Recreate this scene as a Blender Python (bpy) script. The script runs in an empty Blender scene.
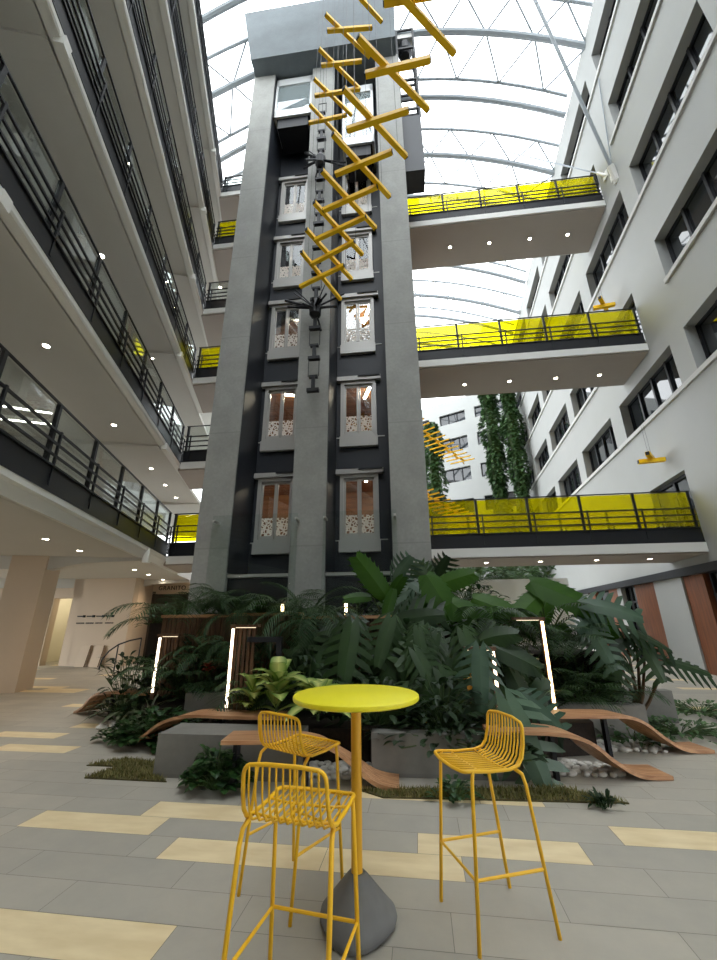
import bpy, math, random
from mathutils import Vector, Matrix
sc = bpy.context.scene
R = math.radians
# ---------------------------------------------------------------- camera
cd = bpy.data.cameras.new('camera'); cam = bpy.data.objects.new('camera', cd)
sc.collection.objects.link(cam); sc.camera = cam
cd.sensor_width = 36; cd.lens = 399.3/960*36; cd.clip_start = .05; cd.clip_end = 400
_p, _r = R(19.293), R(-0.485)
_R0 = Vector((1, 0, 0)); _F = Vector((0, math.cos(_p), math.sin(_p))); _U = Vector((0, -math.sin(_p), math.cos(_p)))
_X = _R0*math.cos(_r)+_U*math.sin(_r); _Y = -_R0*math.sin(_r)+_U*math.cos(_r)
cam.matrix_world = Matrix(((_X.x, _Y.x, -_F.x, 0), (_X.y, _Y.y, -_F.y, 0), (_X.z, _Y.z, -_F.z, 1.55), (0, 0, 0, 1)))
# ---------------------------------------------------------------- sky, exposure
w = bpy.data.worlds.new('sky'); sc.world = w; w.use_nodes = True
bg = w.node_tree.nodes['Background']; bg.inputs[0].default_value = (.93, .97, 1.0, 1); bg.inputs[1].default_value = 3.0
sc.view_settings.view_transform = 'Standard'; sc.view_settings.look = 'None'
sc.view_settings.gamma = 1; sc.view_settings.use_curve_mapping = False
sc.view_settings.exposure = 0.75
sc.cycles.max_bounces = 8; sc.cycles.diffuse_bounces = 5; sc.cycles.glossy_bounces = 3
sc.cycles.transmission_bounces = 4; sc.cycles.transparent_max_bounces = 16; sc.cycles.sample_clamp_indirect = 6
sc.cycles.caustics_reflective = False; sc.cycles.caustics_refractive = False

# ---------------------------------------------------------------- frames: B bridges + lift tower, L left wing, R right wing
aB, aL, aR = R(6.5), R(-10.55), R(11.56)
def fr(a): return Matrix.Rotation(-a, 4, 'Z')
FB, FL, FR = fr(aB), fr(aL), fr(aR)      # local x = across (tB, nL, nR), local y = (nB, tL, tR)
def B(a, d, z=0): return FB @ Vector((a, d, z))
def Lw(off, t, z=0): return FL @ Vector((off, t, z))
def Rw(off, t, z=0): return FR @ Vector((off, t, z))

# ---------------------------------------------------------------- mesh builder
class MB:
    def __init__(s): s.v = []; s.f = []; s.m = []; s.t = []; s.tone = 0.0; s.mi = 0
    def add(s, vs, fs):
        n = len(s.v); s.v += [tuple(p) for p in vs]; s.t += [s.tone]*len(vs)
        s.f += [tuple(i+n for i in f) for f in fs]; s.m += [s.mi]*len(fs)
        return s
    def box(s, a, b):
        x0, y0, z0 = a; x1, y1, z1 = b
        if x0 > x1: x0, x1 = x1, x0
        if y0 > y1: y0, y1 = y1, y0
        if z0 > z1: z0, z1 = z1, z0
        return s.add([(x0,y0,z0),(x1,y0,z0),(x1,y1,z0),(x0,y1,z0),(x0,y0,z1),(x1,y0,z1),(x1,y1,z1),(x0,y1,z1)],
            [(3,2,1,0),(4,5,6,7),(0,1,5,4),(1,2,6,5),(2,3,7,6),(3,0,4,7)])
    def beam(s, p, q, wx, wz, up=(0,0,1)):
        p = Vector(p); q = Vector(q); d = (q-p).normalized(); u = Vector(up)
        if abs(d.dot(u)) > .98: u = Vector((0,1,0))
        x = d.cross(u).normalized(); z = x.cross(d)
        vs = [c+x*i*wx/2+z*j*wz/2 for c in (p, q) for i, j in ((-1,-1),(1,-1),(1,1),(-1,1))]
        return s.add(vs, [(3,2,1,0),(4,5,6,7),(0,1,5,4),(1,2,6,5),(2,3,7,6),(3,0,4,7)])
    def tube(s, pts, r, n=8, closed=False):
        P = [Vector(p) for p in pts]; k = len(P); vs = []
        rs = r if isinstance(r, (list, tuple)) else [r]*k
        prev = None
        for i in range(k):
            if closed: d = P[(i+1) % k]-P[i-1]
            else: d = P[min(i+1, k-1)]-P[max(i-1, 0)]
            d = d.normalized() if d.length > 1e-9 else Vector((0,0,1))
            if prev is None:
                u = Vector((0,0,1)) if abs(d.z) < .9 else Vector((1,0,0))
                x = d.cross(u).normalized()
            else:
                x = (prev-d*prev.dot(d)).normalized()
            prev = x; y = d.cross(x)
            for j in range(n):
                a = 2*math.pi*j/n; vs.append(P[i]+(x*math.cos(a)+y*math.sin(a))*rs[i])
        fs = []
        for i in range(k if closed else k-1):
            i2 = (i+1) % k
            for j in range(n):
                j2 = (j+1) % n
                fs.append((i*n+j, i*n+j2, i2*n+j2, i2*n+j))
        if not closed: fs += [tuple(range(n-1, -1, -1)), tuple((k-1)*n+j for j in range(n))]
        return s.add(vs, fs)
    def lathe(s, prof, n=32, c=(0,0,0)):
        vs = []; fs = []
        for r_, z in prof:
            for j in range(n):
                a = 2*math.pi*j/n; vs.append((c[0]+r_*math.cos(a), c[1]+r_*math.sin(a), c[2]+z))
        for i in range(len(prof)-1):
            for j in range(n):
                j2 = (j+1) % n; fs.append((i*n+j, i*n+j2, (i+1)*n+j2, (i+1)*n+j))
        fs += [tuple(range(n-1, -1, -1)), tuple((len(prof)-1)*n+j for j in range(n))]
        return s.add(vs, fs)
    def prism(s, poly, axis, a, b):
        def pt(p, h):
            return (h, p[0], p[1]) if axis == 'x' else (p[0], h, p[1]) if axis == 'y' else (p[0], p[1], h)
        n = len(poly)
        return s.add([pt(p, a) for p in poly]+[pt(p, b) for p in poly],
            [tuple(range(n-1, -1, -1)), tuple(range(n, 2*n))]+[(i, (i+1) % n, n+(i+1) % n, n+i) for i in range(n)])
    def build(s, name, mats, parent=None, frame=None, smooth=False, loc=None, rz=None, fix=True):
        me = bpy.data.meshes.new(name); me.from_pydata(s.v, [], s.f); me.validate()
        for m in (mats if isinstance(mats, (list, tuple)) else [mats]): me.materials.append(m)
        if max(s.m, default=0) > 0 and len(me.polygons) == len(s.m):
            me.polygons.foreach_set('material_index', s.m)
        if any(s.t):
            at = me.attributes.new('tone', 'FLOAT', 'POINT'); at.data.foreach_set('value', s.t)
        if smooth:
            me.polygons.foreach_set('use_smooth', [True]*len(me.polygons))
            if smooth != 'all':
                try: me.set_sharp_from_angle(angle=R(40))
                except Exception: pass
        if fix:
            import bmesh
            bm = bmesh.new(); bm.from_mesh(me); bmesh.ops.recalc_face_normals(bm, faces=bm.faces); bm.to_mesh(me); bm.free()
        o = bpy.data.objects.new(name, me); sc.collection.objects.link(o)
        if parent is not None: o.parent = parent
        if frame is not None: o.matrix_world = frame
        if loc is not None: o.location = loc
        if rz is not None: o.rotation_euler = (0, 0, rz)
        return o
def tag(o, label=None, cat=None, group=None, kind=None):
    if label: o['label'] = label
    if cat: o['category'] = cat
    if group: o['group'] = group
    if kind: o['kind'] = kind
    return o
def struct(o, label=None): return tag(o, label, None, None, 'structure')
def thing(name, label, cat, loc=(0,0,0), rz=0, group=None):
    o = bpy.data.objects.new(name, None); sc.collection.objects.link(o)
    o.location = loc; o.rotation_euler = (0, 0, rz); o.empty_display_size = .1
    return tag(o, label, cat, group)
def dup(root, loc, rz=None, label=None, group=None):
    r = root.copy(); sc.collection.objects.link(r); r.location = loc
    if rz is not None: r.rotation_euler = (0, 0, rz)
    if label: r['label'] = label
    if group: r['group'] = group
    for ch in list(root.children):
        c = ch.copy(); sc.collection.objects.link(c); c.parent = r
        for g in list(ch.children):
            d = g.copy(); sc.collection.objects.link(d); d.parent = c
    return r

# ---------------------------------------------------------------- materials
def srgb(r, g, b):
    f = lambda c: (c/255/12.92 if c/255 <= .04045 else ((c/255+.055)/1.055)**2.4)
    return (f(r), f(g), f(b), 1)
def mat(name, col, rough=.6, metal=0, spec=.5, noise=0, scale=4, col2=None, bump=0, emit=None, es=0):
    m = bpy.data.materials.new(name); m.use_nodes = True; nt = m.node_tree; p = nt.nodes['Principled BSDF']
    p.inputs['Base Color'].default_value = col; p.inputs['Roughness'].default_value = rough
    p.inputs['Metallic'].default_value = metal; p.inputs['Specular IOR Level'].default_value = spec
    if noise or col2:
        tc = nt.nodes.new('ShaderNodeTexCoord'); n = nt.nodes.new('ShaderNodeTexNoise')
        n.inputs['Scale'].default_value = scale; n.inputs['Detail'].default_value = 6; n.inputs['Roughness'].default_value = .65
        nt.links.new(tc.outputs['Object'], n.inputs['Vector'])
        mx = nt.nodes.new('ShaderNodeMix'); mx.data_type = 'RGBA'
        c2 = col2 or tuple(c*(1-noise) for c in col[:3])+(1,)
        mx.inputs['A'].default_value = col; mx.inputs['B'].default_value = c2
        rp = nt.nodes.new('ShaderNodeMapRange'); rp.inputs[1].default_value = .35; rp.inputs[2].default_value = .68
        nt.links.new(n.outputs['Fac'], rp.inputs[0]); nt.links.new(rp.outputs[0], mx.inputs['Factor'])
        nt.links.new(mx.outputs['Result'], p.inputs['Base Color'])
        if bump:
            b = nt.nodes.new('ShaderNodeBump'); b.inputs['Strength'].default_value = bump; b.inputs['Distance'].default_value = .01
            nt.links.new(n.outputs['Fac'], b.inputs['Height']); nt.links.new(b.outputs['Normal'], p.inputs['Normal'])
    if emit:
        p.inputs['Emission Color'].default_value = emit; p.inputs['Emission Strength'].default_value = es
    return m
def leafmat(name, c1, c2, rough=.4, trans=.25, spec=.4):
    """leaf: tone attribute mixes two greens, thin translucent blade"""
    m = bpy.data.materials.new(name); m.use_nodes = True; nt = m.node_tree; p = nt.nodes['Principled BSDF']
    at = nt.nodes.new('ShaderNodeAttribute'); at.attribute_name = 'tone'
    mx = nt.nodes.new('ShaderNodeMix'); mx.data_type = 'RGBA'
    mx.inputs['A'].default_value = c1; mx.inputs['B'].default_value = c2
    nt.links.new(at.outputs['Fac'], mx.inputs['Factor']); nt.links.new(mx.outputs['Result'], p.inputs['Base Color'])
    p.inputs['Roughness'].default_value = rough; p.inputs['Specular IOR Level'].default_value = spec
    tr = nt.nodes.new('ShaderNodeBsdfTranslucent'); nt.links.new(mx.outputs['Result'], tr.inputs['Color'])
    ms = nt.nodes.new('ShaderNodeMixShader'); ms.inputs[0].default_value = trans
    out = nt.nodes['Material Output']
    nt.links.new(p.outputs[0], ms.inputs[1]); nt.links.new(tr.outputs[0], ms.inputs[2]); nt.links.new(ms.outputs[0], out.inputs[0])
    return m
def glassmat(name, tint, gloss=.12, rough=.02, dif=None, difw=0, fk=1.0):
    m = bpy.data.materials.new(name); m.use_nodes = True; nt = m.node_tree
    nt.nodes.remove(nt.nodes['Principled BSDF']); out = nt.nodes['Material Output']
    t = nt.nodes.new('ShaderNodeBsdfTransparent'); t.inputs[0].default_value = tint
    g = nt.nodes.new('ShaderNodeBsdfGlossy'); g.inputs['Roughness'].default_value = rough; g.inputs[0].default_value = (.95,.97,.98,1)
    lw = nt.nodes.new('ShaderNodeFresnel'); lw.inputs[0].default_value = 1.45
    ml = nt.nodes.new('ShaderNodeMath'); ml.operation = 'MULTIPLY_ADD'; ml.inputs[1].default_value = fk; ml.inputs[2].default_value = max(gloss-.05, 0)
    ml.use_clamp = True
    nt.links.new(lw.outputs[0], ml.inputs[0])
    ms = nt.nodes.new('ShaderNodeMixShader'); nt.links.new(ml.outputs[0], ms.inputs[0])
    nt.links.new(t.outputs[0], ms.inputs[1]); nt.links.new(g.outputs[0], ms.inputs[2])
    last = ms
    if difw:
        d = nt.nodes.new('ShaderNodeBsdfDiffuse'); d.inputs[0].default_value = dif
        tl = nt.nodes.new('ShaderNodeBsdfTranslucent'); tl.inputs[0].default_value = dif
        m0 = nt.nodes.new('ShaderNodeMixShader'); m0.inputs[0].default_value = .6
        nt.links.new(d.outputs[0], m0.inputs[1]); nt.links.new(tl.outputs[0], m0.inputs[2])
        m2 = nt.nodes.new('ShaderNodeMixShader'); m2.inputs[0].default_value = difw
        nt.links.new(ms.outputs[0], m2.inputs[1]); nt.links.new(m0.outputs[0], m2.inputs[2]); last = m2
    nt.links.new(last.outputs[0], out.inputs[0])
    return m
def emis(name, col, s):
    m = bpy.data.materials.new(name); m.use_nodes = True; nt = m.node_tree
    nt.nodes.remove(nt.nodes['Principled BSDF']); e = nt.nodes.new('ShaderNodeEmission')
    e.inputs[0].default_value = col; e.inputs[1].default_value = s
    nt.links.new(e.outputs[0], nt.nodes['Material Output'].inputs[0]); return m
def concrete(name, c, joint=3.3):
    m = mat(name, c, .75, noise=.22, scale=1.3, bump=.15); nt = m.node_tree; p = nt.nodes['Principled BSDF']
    base = p.inputs['Base Color'].links[0].from_socket
    tc = nt.nodes.new('ShaderNodeTexCoord'); sp = nt.nodes.new('ShaderNodeSeparateXYZ'); nt.links.new(tc.outputs['Object'], sp.inputs[0])
    n2 = nt.nodes.new('ShaderNodeTexNoise'); n2.inputs['Scale'].default_value = 14; n2.inputs['Detail'].default_value = 4
    nt.links.new(tc.outputs['Object'], n2.inputs['Vector'])
    a = nt.nodes.new('ShaderNodeMath'); a.operation = 'MODULO'; a.inputs[1].default_value = joint; nt.links.new(sp.outputs[2], a.inputs[0])
    b = nt.nodes.new('ShaderNodeMath'); b.operation = 'LESS_THAN'; b.inputs[1].default_value = .035; nt.links.new(a.outputs[0], b.inputs[0])
    c_ = nt.nodes.new('ShaderNodeMath'); c_.operation = 'MULTIPLY'; c_.inputs[1].default_value = .35; nt.links.new(b.outputs[0], c_.inputs[0])
    mr = nt.nodes.new('ShaderNodeMapRange'); mr.inputs[1].default_value = .3; mr.inputs[2].default_value = .75; mr.inputs[3].default_value = 0; mr.inputs[4].default_value = .22
    nt.links.new(n2.outputs['Fac'], mr.inputs[0])
    ad = nt.nodes.new('ShaderNodeMath'); ad.operation = 'MAXIMUM'; nt.links.new(c_.outputs[0], ad.inputs[0]); nt.links.new(mr.outputs[0], ad.inputs[1])
    mx = nt.nodes.new('ShaderNodeMix'); mx.data_type = 'RGBA'; mx.inputs['B'].default_value = tuple(x*.45 for x in c[:3])+(1,)
    nt.links.new(base, mx.inputs['A']); nt.links.new(ad.outputs[0], mx.inputs['Factor']); nt.links.new(mx.outputs['Result'], p.inputs['Base Color'])
    return m
def wood(name, c1, c2, sx=1.5, sy=18, axis=0):
    m = mat(name, c1, .5); nt = m.node_tree; p = nt.nodes['Principled BSDF']
    tc = nt.nodes.new('ShaderNodeTexCoord'); mp = nt.nodes.new('ShaderNodeMapping')
    s = [sy, sy, sy]; s[axis] = sx; mp.inputs['Scale'].default_value = s
    n = nt.nodes.new('ShaderNodeTexNoise'); n.inputs['Scale'].default_value = 1; n.inputs['Detail'].default_value = 5
    nt.links.new(tc.outputs['Object'], mp.inputs[0]); nt.links.new(mp.outputs[0], n.inputs['Vector'])
    mx = nt.nodes.new('ShaderNodeMix'); mx.data_type = 'RGBA'; mx.inputs['A'].default_value = c1; mx.inputs['B'].default_value = c2
    rp = nt.nodes.new('ShaderNodeMapRange'); rp.inputs[1].default_value = .35; rp.inputs[2].default_value = .65
    nt.links.new(n.outputs['Fac'], rp.inputs[0]); nt.links.new(rp.outputs[0], mx.inputs['Factor'])
    nt.links.new(mx.outputs['Result'], p.inputs['Base Color']); return m

M = {}
M['concrete'] = concrete('tower_concrete', srgb(160,161,157)); M['header'] = concrete('header_concrete', srgb(94,102,106), 50)
M['planter'] = concrete('planter_concrete', srgb(128,126,120), 50)
M['white'] = mat('white_render', srgb(166,168,166), .8, noise=.05, scale=.6)
M['bandwhite'] = mat('band_render', srgb(190,191,188), .8); M['cream'] = mat('cream_wall', srgb(204,186,164), .8, noise=.05, scale=.6)
M['soffit'] = mat('soffit', srgb(202,201,196), .85, noise=.05, scale=.5)
M['bsoffit'] = mat('bridge_soffit', srgb(168,160,153), .8, noise=.05, scale=.5)
M['fascia'] = mat('fascia_white', srgb(226,226,222), .6)
M['black'] = mat('black_metal', srgb(28,30,35), .5, spec=.35)
M['darkclad'] = mat('dark_cladding', srgb(34,38,46), .5, noise=.15, scale=.8)
M['steel'] = mat('brushed_steel', srgb(184,182,178), .35, metal=.2)
M['chrome'] = mat('bright_steel', srgb(226,229,230), .25, metal=.25)
M['truss'] = mat('truss_white', srgb(150,158,164), .5)
M['yellow'] = mat('yellow_bar', srgb(255,204,8), .45)
M['stool'] = mat('stool_yellow', srgb(238,184,30), .42)
M['table'] = mat('table_lime', srgb(236,226,30), .45)
M['pole'] = mat('pole_ochre', srgb(214,158,18), .42)
M['cone'] = concrete('base_concrete', srgb(112,112,110), 50)
M['clear'] = glassmat('clear_glass', (.93,.96,.95,1), .05, fk=.35)
M['cabglass'] = glassmat('lift_glass', (.80,.87,.88,1), .22, dif=(.75,.82,.84,1), difw=.25)
M['ygl'] = glassmat('yellow_glass', (.90,.84,.04,1), .07, dif=(.78,.73,.02,1), difw=.22, fk=.4)
M['roofgl'] = glassmat('roof_glazing', (.97,.98,.98,1), .0, fk=.02)
M['winglass'] = mat('window_glass', srgb(30,34,38), .03, spec=.9)
M['downlight'] = emis('downlight_lens', (1,.88,.70,1), 22)
M['led'] = emis('led_strip', (1,.84,.62,1), 4.5)
M['leddim'] = emis('led_strip_dim', (1,.82,.55,1), 1.3); M['ledy'] = emis('led_strip_warm', (1,.76,.38,1), 7)
M['lin'] = emis('linear_lamp', (1,.93,.82,1), 9); M['lobbylamp'] = emis('lobby_lamp', (1,.86,.66,1), 38)
M['brown'] = wood('brown_panel', srgb(132,76,42), srgb(104,58,32), 1.2, 14, 2)
M['bench'] = wood('bench_wood', srgb(192,146,106), srgb(156,110,74), 2, 30, 0)
M['slatwood'] = wood('terrace_slats', srgb(104,72,48), srgb(66,44,30), 2, 24, 2)
M['soil'] = mat('soil', srgb(44,34,26), .95, noise=.5, scale=18, bump=.6)
M['pebble'] = mat('pebble', srgb(206,202,194), .7, noise=.2, scale=9)
M['grassbase'] = mat('turf', srgb(84,78,44), .95, noise=.4, scale=20, bump=.5)
M['grass'] = leafmat('grass_blade', srgb(92,98,46), srgb(134,122,74), .6, .2)
M['lobby'] = wood('lobby_wood', srgb(168,116,78), srgb(128,82,52), .6, 9, 0)
M['stem'] = mat('stem_green', srgb(62,84,40), .6)
M['trunk'] = mat('trunk_brown', srgb(94,72,50), .8, noise=.3, scale=12)
M['monstera'] = leafmat('monstera_leaf', srgb(20,42,18), srgb(58,84,44), .42, .2, .4)
M['teal'] = leafmat('blue_green_leaf', srgb(44,70,52), srgb(88,112,90), .42, .15, .4)
M['bright'] = leafmat('bright_leaf', srgb(36,72,16), srgb(64,102,28), .45, .35, .3)
M['palm'] = leafmat('palm_leaf', srgb(32,58,30), srgb(78,104,64), .45, .25)
M['fern'] = leafmat('fern_leaf', srgb(20,40,20), srgb(46,68,34), .5, .25)
M['shrub'] = leafmat('shrub_leaf', srgb(28,58,26), srgb(62,96,48), .4, .2)
M['ivy'] = leafmat('ivy_leaf', srgb(50,82,44), srgb(92,124,72), .5, .2)
M['lightgreen'] = leafmat('variegated_leaf', srgb(84,128,44), srgb(222,222,140), .4, .35)
M['silver'] = leafmat('silver_leaf', srgb(88,104,78), srgb(150,158,128), .5, .2)
M['orange'] = leafmat('orange_leaf', srgb(190,120,20), srgb(222,160,40), .45, .35)
M['red'] = leafmat('red_leaf', srgb(150,62,44), srgb(190,96,70), .5, .3)

# ---------------------------------------------------------------- floor: pale paving with scattered tan tiles
def floor():
    a = R(8); F = Matrix.Rotation(-a, 4, 'Z')
    m = bpy.data.materials.new('paving'); m.use_nodes = True; nt = m.node_tree; p = nt.nodes['Principled BSDF']
    at = nt.nodes.new('ShaderNodeAttribute'); at.attribute_name = 'tone'
    tc = nt.nodes.new('ShaderNodeTexCoord'); n = nt.nodes.new('ShaderNodeTexNoise'); n.inputs['Scale'].default_value = 2.2; n.inputs['Detail'].default_value = 8; n.inputs['Roughness'].default_value = .7
    nt.links.new(tc.outputs['Object'], n.inputs['Vector'])
    ad = nt.nodes.new('ShaderNodeMath'); ad.operation = 'MULTIPLY_ADD'; ad.inputs[1].default_value = .9; nt.links.new(n.outputs['Fac'], ad.inputs[0]); nt.links.new(at.outputs['Fac'], ad.inputs[2])
    mx = nt.nodes.new('ShaderNodeMix'); mx.data_type = 'RGBA'; mx.inputs['A'].default_value = srgb(157,153,143); mx.inputs['B'].default_value = srgb(187,180,164)
    sb = nt.nodes.new('ShaderNodeMath'); sb.operation = 'SUBTRACT'; sb.inputs[1].default_value = .25; sb.use_clamp = True
    nt.links.new(ad.outputs[0], sb.inputs[0]); nt.links.new(sb.outputs[0], mx.inputs['Factor'])
    nt.links.new(mx.outputs['Result'], p.inputs['Base Color']); p.inputs['Roughness'].default_value = .55; p.inputs['Specular IOR Level'].default_value = .35
    tan = wood('tan_paving', srgb(226,208,168), srgb(212,192,150), 3, 9, 0)
    tan.node_tree.nodes['Principled BSDF'].inputs['Roughness'].default_value = .55
    joint = mat('paving_joint', srgb(112,110,104), .9)
    rnd = random.Random(5); mb = MB(); Lt, P = 1.16, .29
    tans = {}
    def T(row, u0, u1): tans.setdefault(row, []).append((u0, u1))
    # rows counted from v=3.82 (row 0 spans 3.82 to 4.11)
    T(-1, -3.31, -2.15); T(0, -2.43, -1.27); T(-2, -1.9, -.74); T(-2, -.74, .20); T(-1, -.10, 1.06); T(0, 1.38, 2.54)
    T(-5, -2.54, -1.38); T(-5, -3.7, -2.54); T(2, -.75, .45); T(3, -2.75, -1.6); T(2, .45, 1.0)
    T(5, -5.6, -4.5); T(7, -6.3, -5.2); T(9, -5.5, -4.6); T(4, 3.9, 5.1); T(6, 4.2, 5.3); T(-3, 2.9, 4.0)
    mb.mi = 2; mb.add([(-40,-30,-.006),(40,-30,-.006),(40,60,-.006),(-40,60,-.006)], [(0,1,2,3)])
    for row in range(-100, 72):
        v0 = 3.82+row*P; v1 = v0+P
        tl = tans.get(row, [])
        cuts = set()
        off = {-1: -.10, 0: 1.38, -2: .20, -5: -1.38}.get(row, rnd.uniform(0, Lt))
        k0 = int((-17-off)/Lt)
        us = [off+(k0+i)*Lt for i in range(32)]
        segs = []
        for u0, u1 in zip(us[:-1], us[1:]):
            lo = u0
            for a0, a1 in sorted(tl):
                if a1 <= u0 or a0 >= u1: continue
                if a0 > lo+.02: segs.append((lo, a0, 0))
                lo = max(lo, min(a1, u1))
            if u1 > lo+.02: segs.append((lo, u1, 0))
        for a0, a1 in tl: segs.append((a0, a1, 1))
        for u0, u1, t in segs:
            if t == 0 and (row > 12 or row < -12) and rnd.random() < .1: t = 1
            mb.mi = t; mb.tone = rnd.uniform(-.12, .2)+.001; g = .0016
            mb.add([(u0+g, v0+g, 0), (u1-g, v0+g, 0), (u1-g, v1-g, 0), (u0+g, v1-g, 0)], [(0,1,2,3)])
    struct(mb.build('floor', [m, tan, joint], frame=F, fix=False))
floor()

# ---------------------------------------------------------------- walls with openings
def holed(u0, u1, z0, z1, holes, x, depth, flip=1):
    """wall face in plane local x, spanned by local y (u) and z; openings with reveals going to x+depth"""
    mb = MB(); us = sorted({u0, u1}|{h[i] for h in holes for i in (0,1)}); zs = sorted({z0, z1}|{h[i] for h in holes for i in (2,3)})
    us = [u for u in us if u0 <= u <= u1]; zs = [z for z in zs if z0 <= z <= z1]
    for a, b in zip(us[:-1], us[1:]):
        for c, d in zip(zs[:-1], zs[1:]):
            um, zm = (a+b)/2, (c+d)/2
            if any(h[0] < um < h[1] and h[2] < zm < h[3] for h in holes): continue
            mb.add([(x,a,c),(x,b,c),(x,b,d),(x,a,d)], [(0,1,2,3)])
    for a, b, c, d in holes:
        X = x+depth
        mb.add([(x,a,c),(x,b,c),(X,b,c),(X,a,c),(x,a,d),(x,b,d),(X,b,d),(X,a,d)], [(0,1,2,3),(4,5,6,7),(0,3,7,4),(1,2,6,5)])
    return mb
wn = [0]
def window(frame, x, u0, u1, z0, z1, nm, pane_x=.03):
    wn[0] += 1
    mb = MB(); t = .06
    for a, b, c, d in ((u0,u1,z0,z0+t),(u0,u1,z1-t,z1),(u0,u0+t,z0,z1),(u1-t,u1,z0,z1)): mb.box((x-.03,a,c),(x+.05,b,d))
    for i in range(1, nm):
        u = u0+(u1-u0)*i/nm; mb.box((x-.05,u-.045,z0),(x+.05,u+.045,z1))
    mb.box((x+.06,u0,z0),(x+.08,u1,z1))
    o = struct(mb.build('window_%d' % wn[0], M['black'], frame=frame))
    g = MB(); g.add([(x+.02,u0,z0),(x+.02,u1,z0),(x+.02,u1,z1),(x+.02,u0,z1)], [(0,1,2,3)])
    g.build('pane', M['winglass'], o)
RX = 7.2
def right_wing():
    cols = [(2.4,6.3),(7.0,10.95),(11.72,15.5),(16.42,20.1),(20.95,24.65),(25.5,29.2),(30.0,33.7)]
    rows = [(7.88,9.3),(11.12,12.58),(14.48,15.95),(17.95,19.3),(21.1,22.3)]
    wins, doors = [], []
    for ci, (a, b) in enumerate(cols):
        for ri, (c, d) in enumerate(rows):
            if ci == 2 and ri in (1, 3): continue
            wins.append((a, b, c, d))
    for z in (3.5, 10.12, 16.74): doors.append((12.75, 14.9, z, z+2.15))
    mb = holed(-30, 37, 2.95, 23.35, wins+doors, RX, .38)
    mb.box((RX, -30, 23.34), (RX+6, 37, 23.6)); mb.add([(RX,-30,2.95),(RX+.5,-30,2.95),(RX+.5,37,2.95),(RX,37,2.95)],[(0,1,2,3)])
    struct(mb.build('wall_right', M['white'], frame=FR, fix=False))
    for h in wins: window(FR, RX+.32, *h, 4)
    dk = mat('door_dark', srgb(40,38,36), .4)
    for i, (a, b, c, d) in enumerate(doors):
        f = MB()
        for s in ((a,a+.08,c,d),(b-.08,b,c,d),(a,b,d-.08,d),((a+b)/2-.05,(a+b)/2+.05,c,d)): f.box((RX+.2,s[0],s[2]),(RX+.3,s[1],s[3]))
        o = struct(f.build('door_%d' % (i+1), M['black'], frame=FR))
        g = MB(); g.box((RX+.25,a,c),(RX+.27,b,d)); g.build('pane', M['winglass'], o)
        p = MB(); p.box((RX+.29,a,c),(RX+.34,b,d)); p.build('panel', dk, o)
    # sill bands
    n = 0
    for z, a, b in ((7.72,-10,36.9),(10.95,-10,11.0),(10.95,15.6,36.9),(14.3,-10,36.9),(17.8,-10,11.4),(17.8,15.6,36.9),(20.95,-10,36.9)):
        n += 1; t = MB(); t.box((RX-.07,a,z),(RX,b,z+.14)); struct(t.build('trim_%d' % n, M['bandwhite'], frame=FR))
    # ground floor: dark beam, timber panels, white piers, dark glazing
    t = MB(); t.box((RX-.12,-10,2.72),(RX+1.2,36,2.95)); struct(t.build('beam_ground_right', M['black'], frame=FR))
    segs = [('wall_glazed', M['winglass'], .22, [(8,9.6),(11.0,13.35),(17.98,19.1),(20.6,22.4),(24.2,26)]),
            ('wall_timber', M['brown'], .06, [(13.45,14.47),(16.26,17.94),(19.5,20.6),(9.6,11.0),(22.4,23.2)]),
            ('wall_pier', M['white'], .0, [(14.47,16.26),(19.1,19.5),(23.2,24.2),(6,8)])]
    for nm, m, ins, L in segs:
        for a, b in L:
            q = MB(); q.box((RX+.02+ins,a,0),(RX+.9,b,2.74)); struct(q.build(nm, m, frame=FR))
    q = MB()
    for a in (11.05,11.9,12.6,13.3,18.0,18.6,19.05): q.box((RX+.19,a,0),(RX+.25,a+.06,2.7))
    for z in (.05,2.1): q.box((RX+.19,11.0,z),(RX+.25,13.4,z+.07)); q.box((RX+.19,17.98,z),(RX+.25,19.1,z+.07))
    struct(q.build('window_mullions', M['black'], frame=FR))
right_wing()
def end_wing():
    FE = Matrix.Rotation(math.atan2(.836,.549), 4, 'Z')   # local x = outward distance, local y along the wall
    D = 37.0
    wins = []
    for c, d in ((7.9,9.3),(11.2,12.6),(14.5,15.95),(17.9,19.3),(21.0,22.2)):
        for a in (7.2,11.0,15.0,19.0,23.0,2.6): wins.append((a, a+2.8, c, d))
    mb = holed(-1, 34, 0, 23.4, wins, D, .3); mb.box((D,-1,23.4),(D+5,34,23.7))
    struct(mb.build('wall_end', M['white'], frame=FE, fix=False))
    for h in wins: window(FE, D+.25, *h, 3)
    # downpipe and parapet rail
    return FE
FE = end_wing()
def enclosure():
    b = MB(); b.box((-22,-26.4,0),(22,-26,23.4)); struct(b.build('wall_back', M['fascia']))
    b = MB(); b.box((-10.4,-28,0),(-10.2,9.0,3.2)); struct(b.build('wall_left_ground', M['cream'], frame=FL))
    for i, z in enumerate((3.5,6.65,9.93,13.2,16.5)):
        b = MB(); b.box((-13.9,-28,z),(-13.7,26,z+3.0)); struct(b.build('wall_left_interior', M['cream'], frame=FL))
enclosure()

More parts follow.
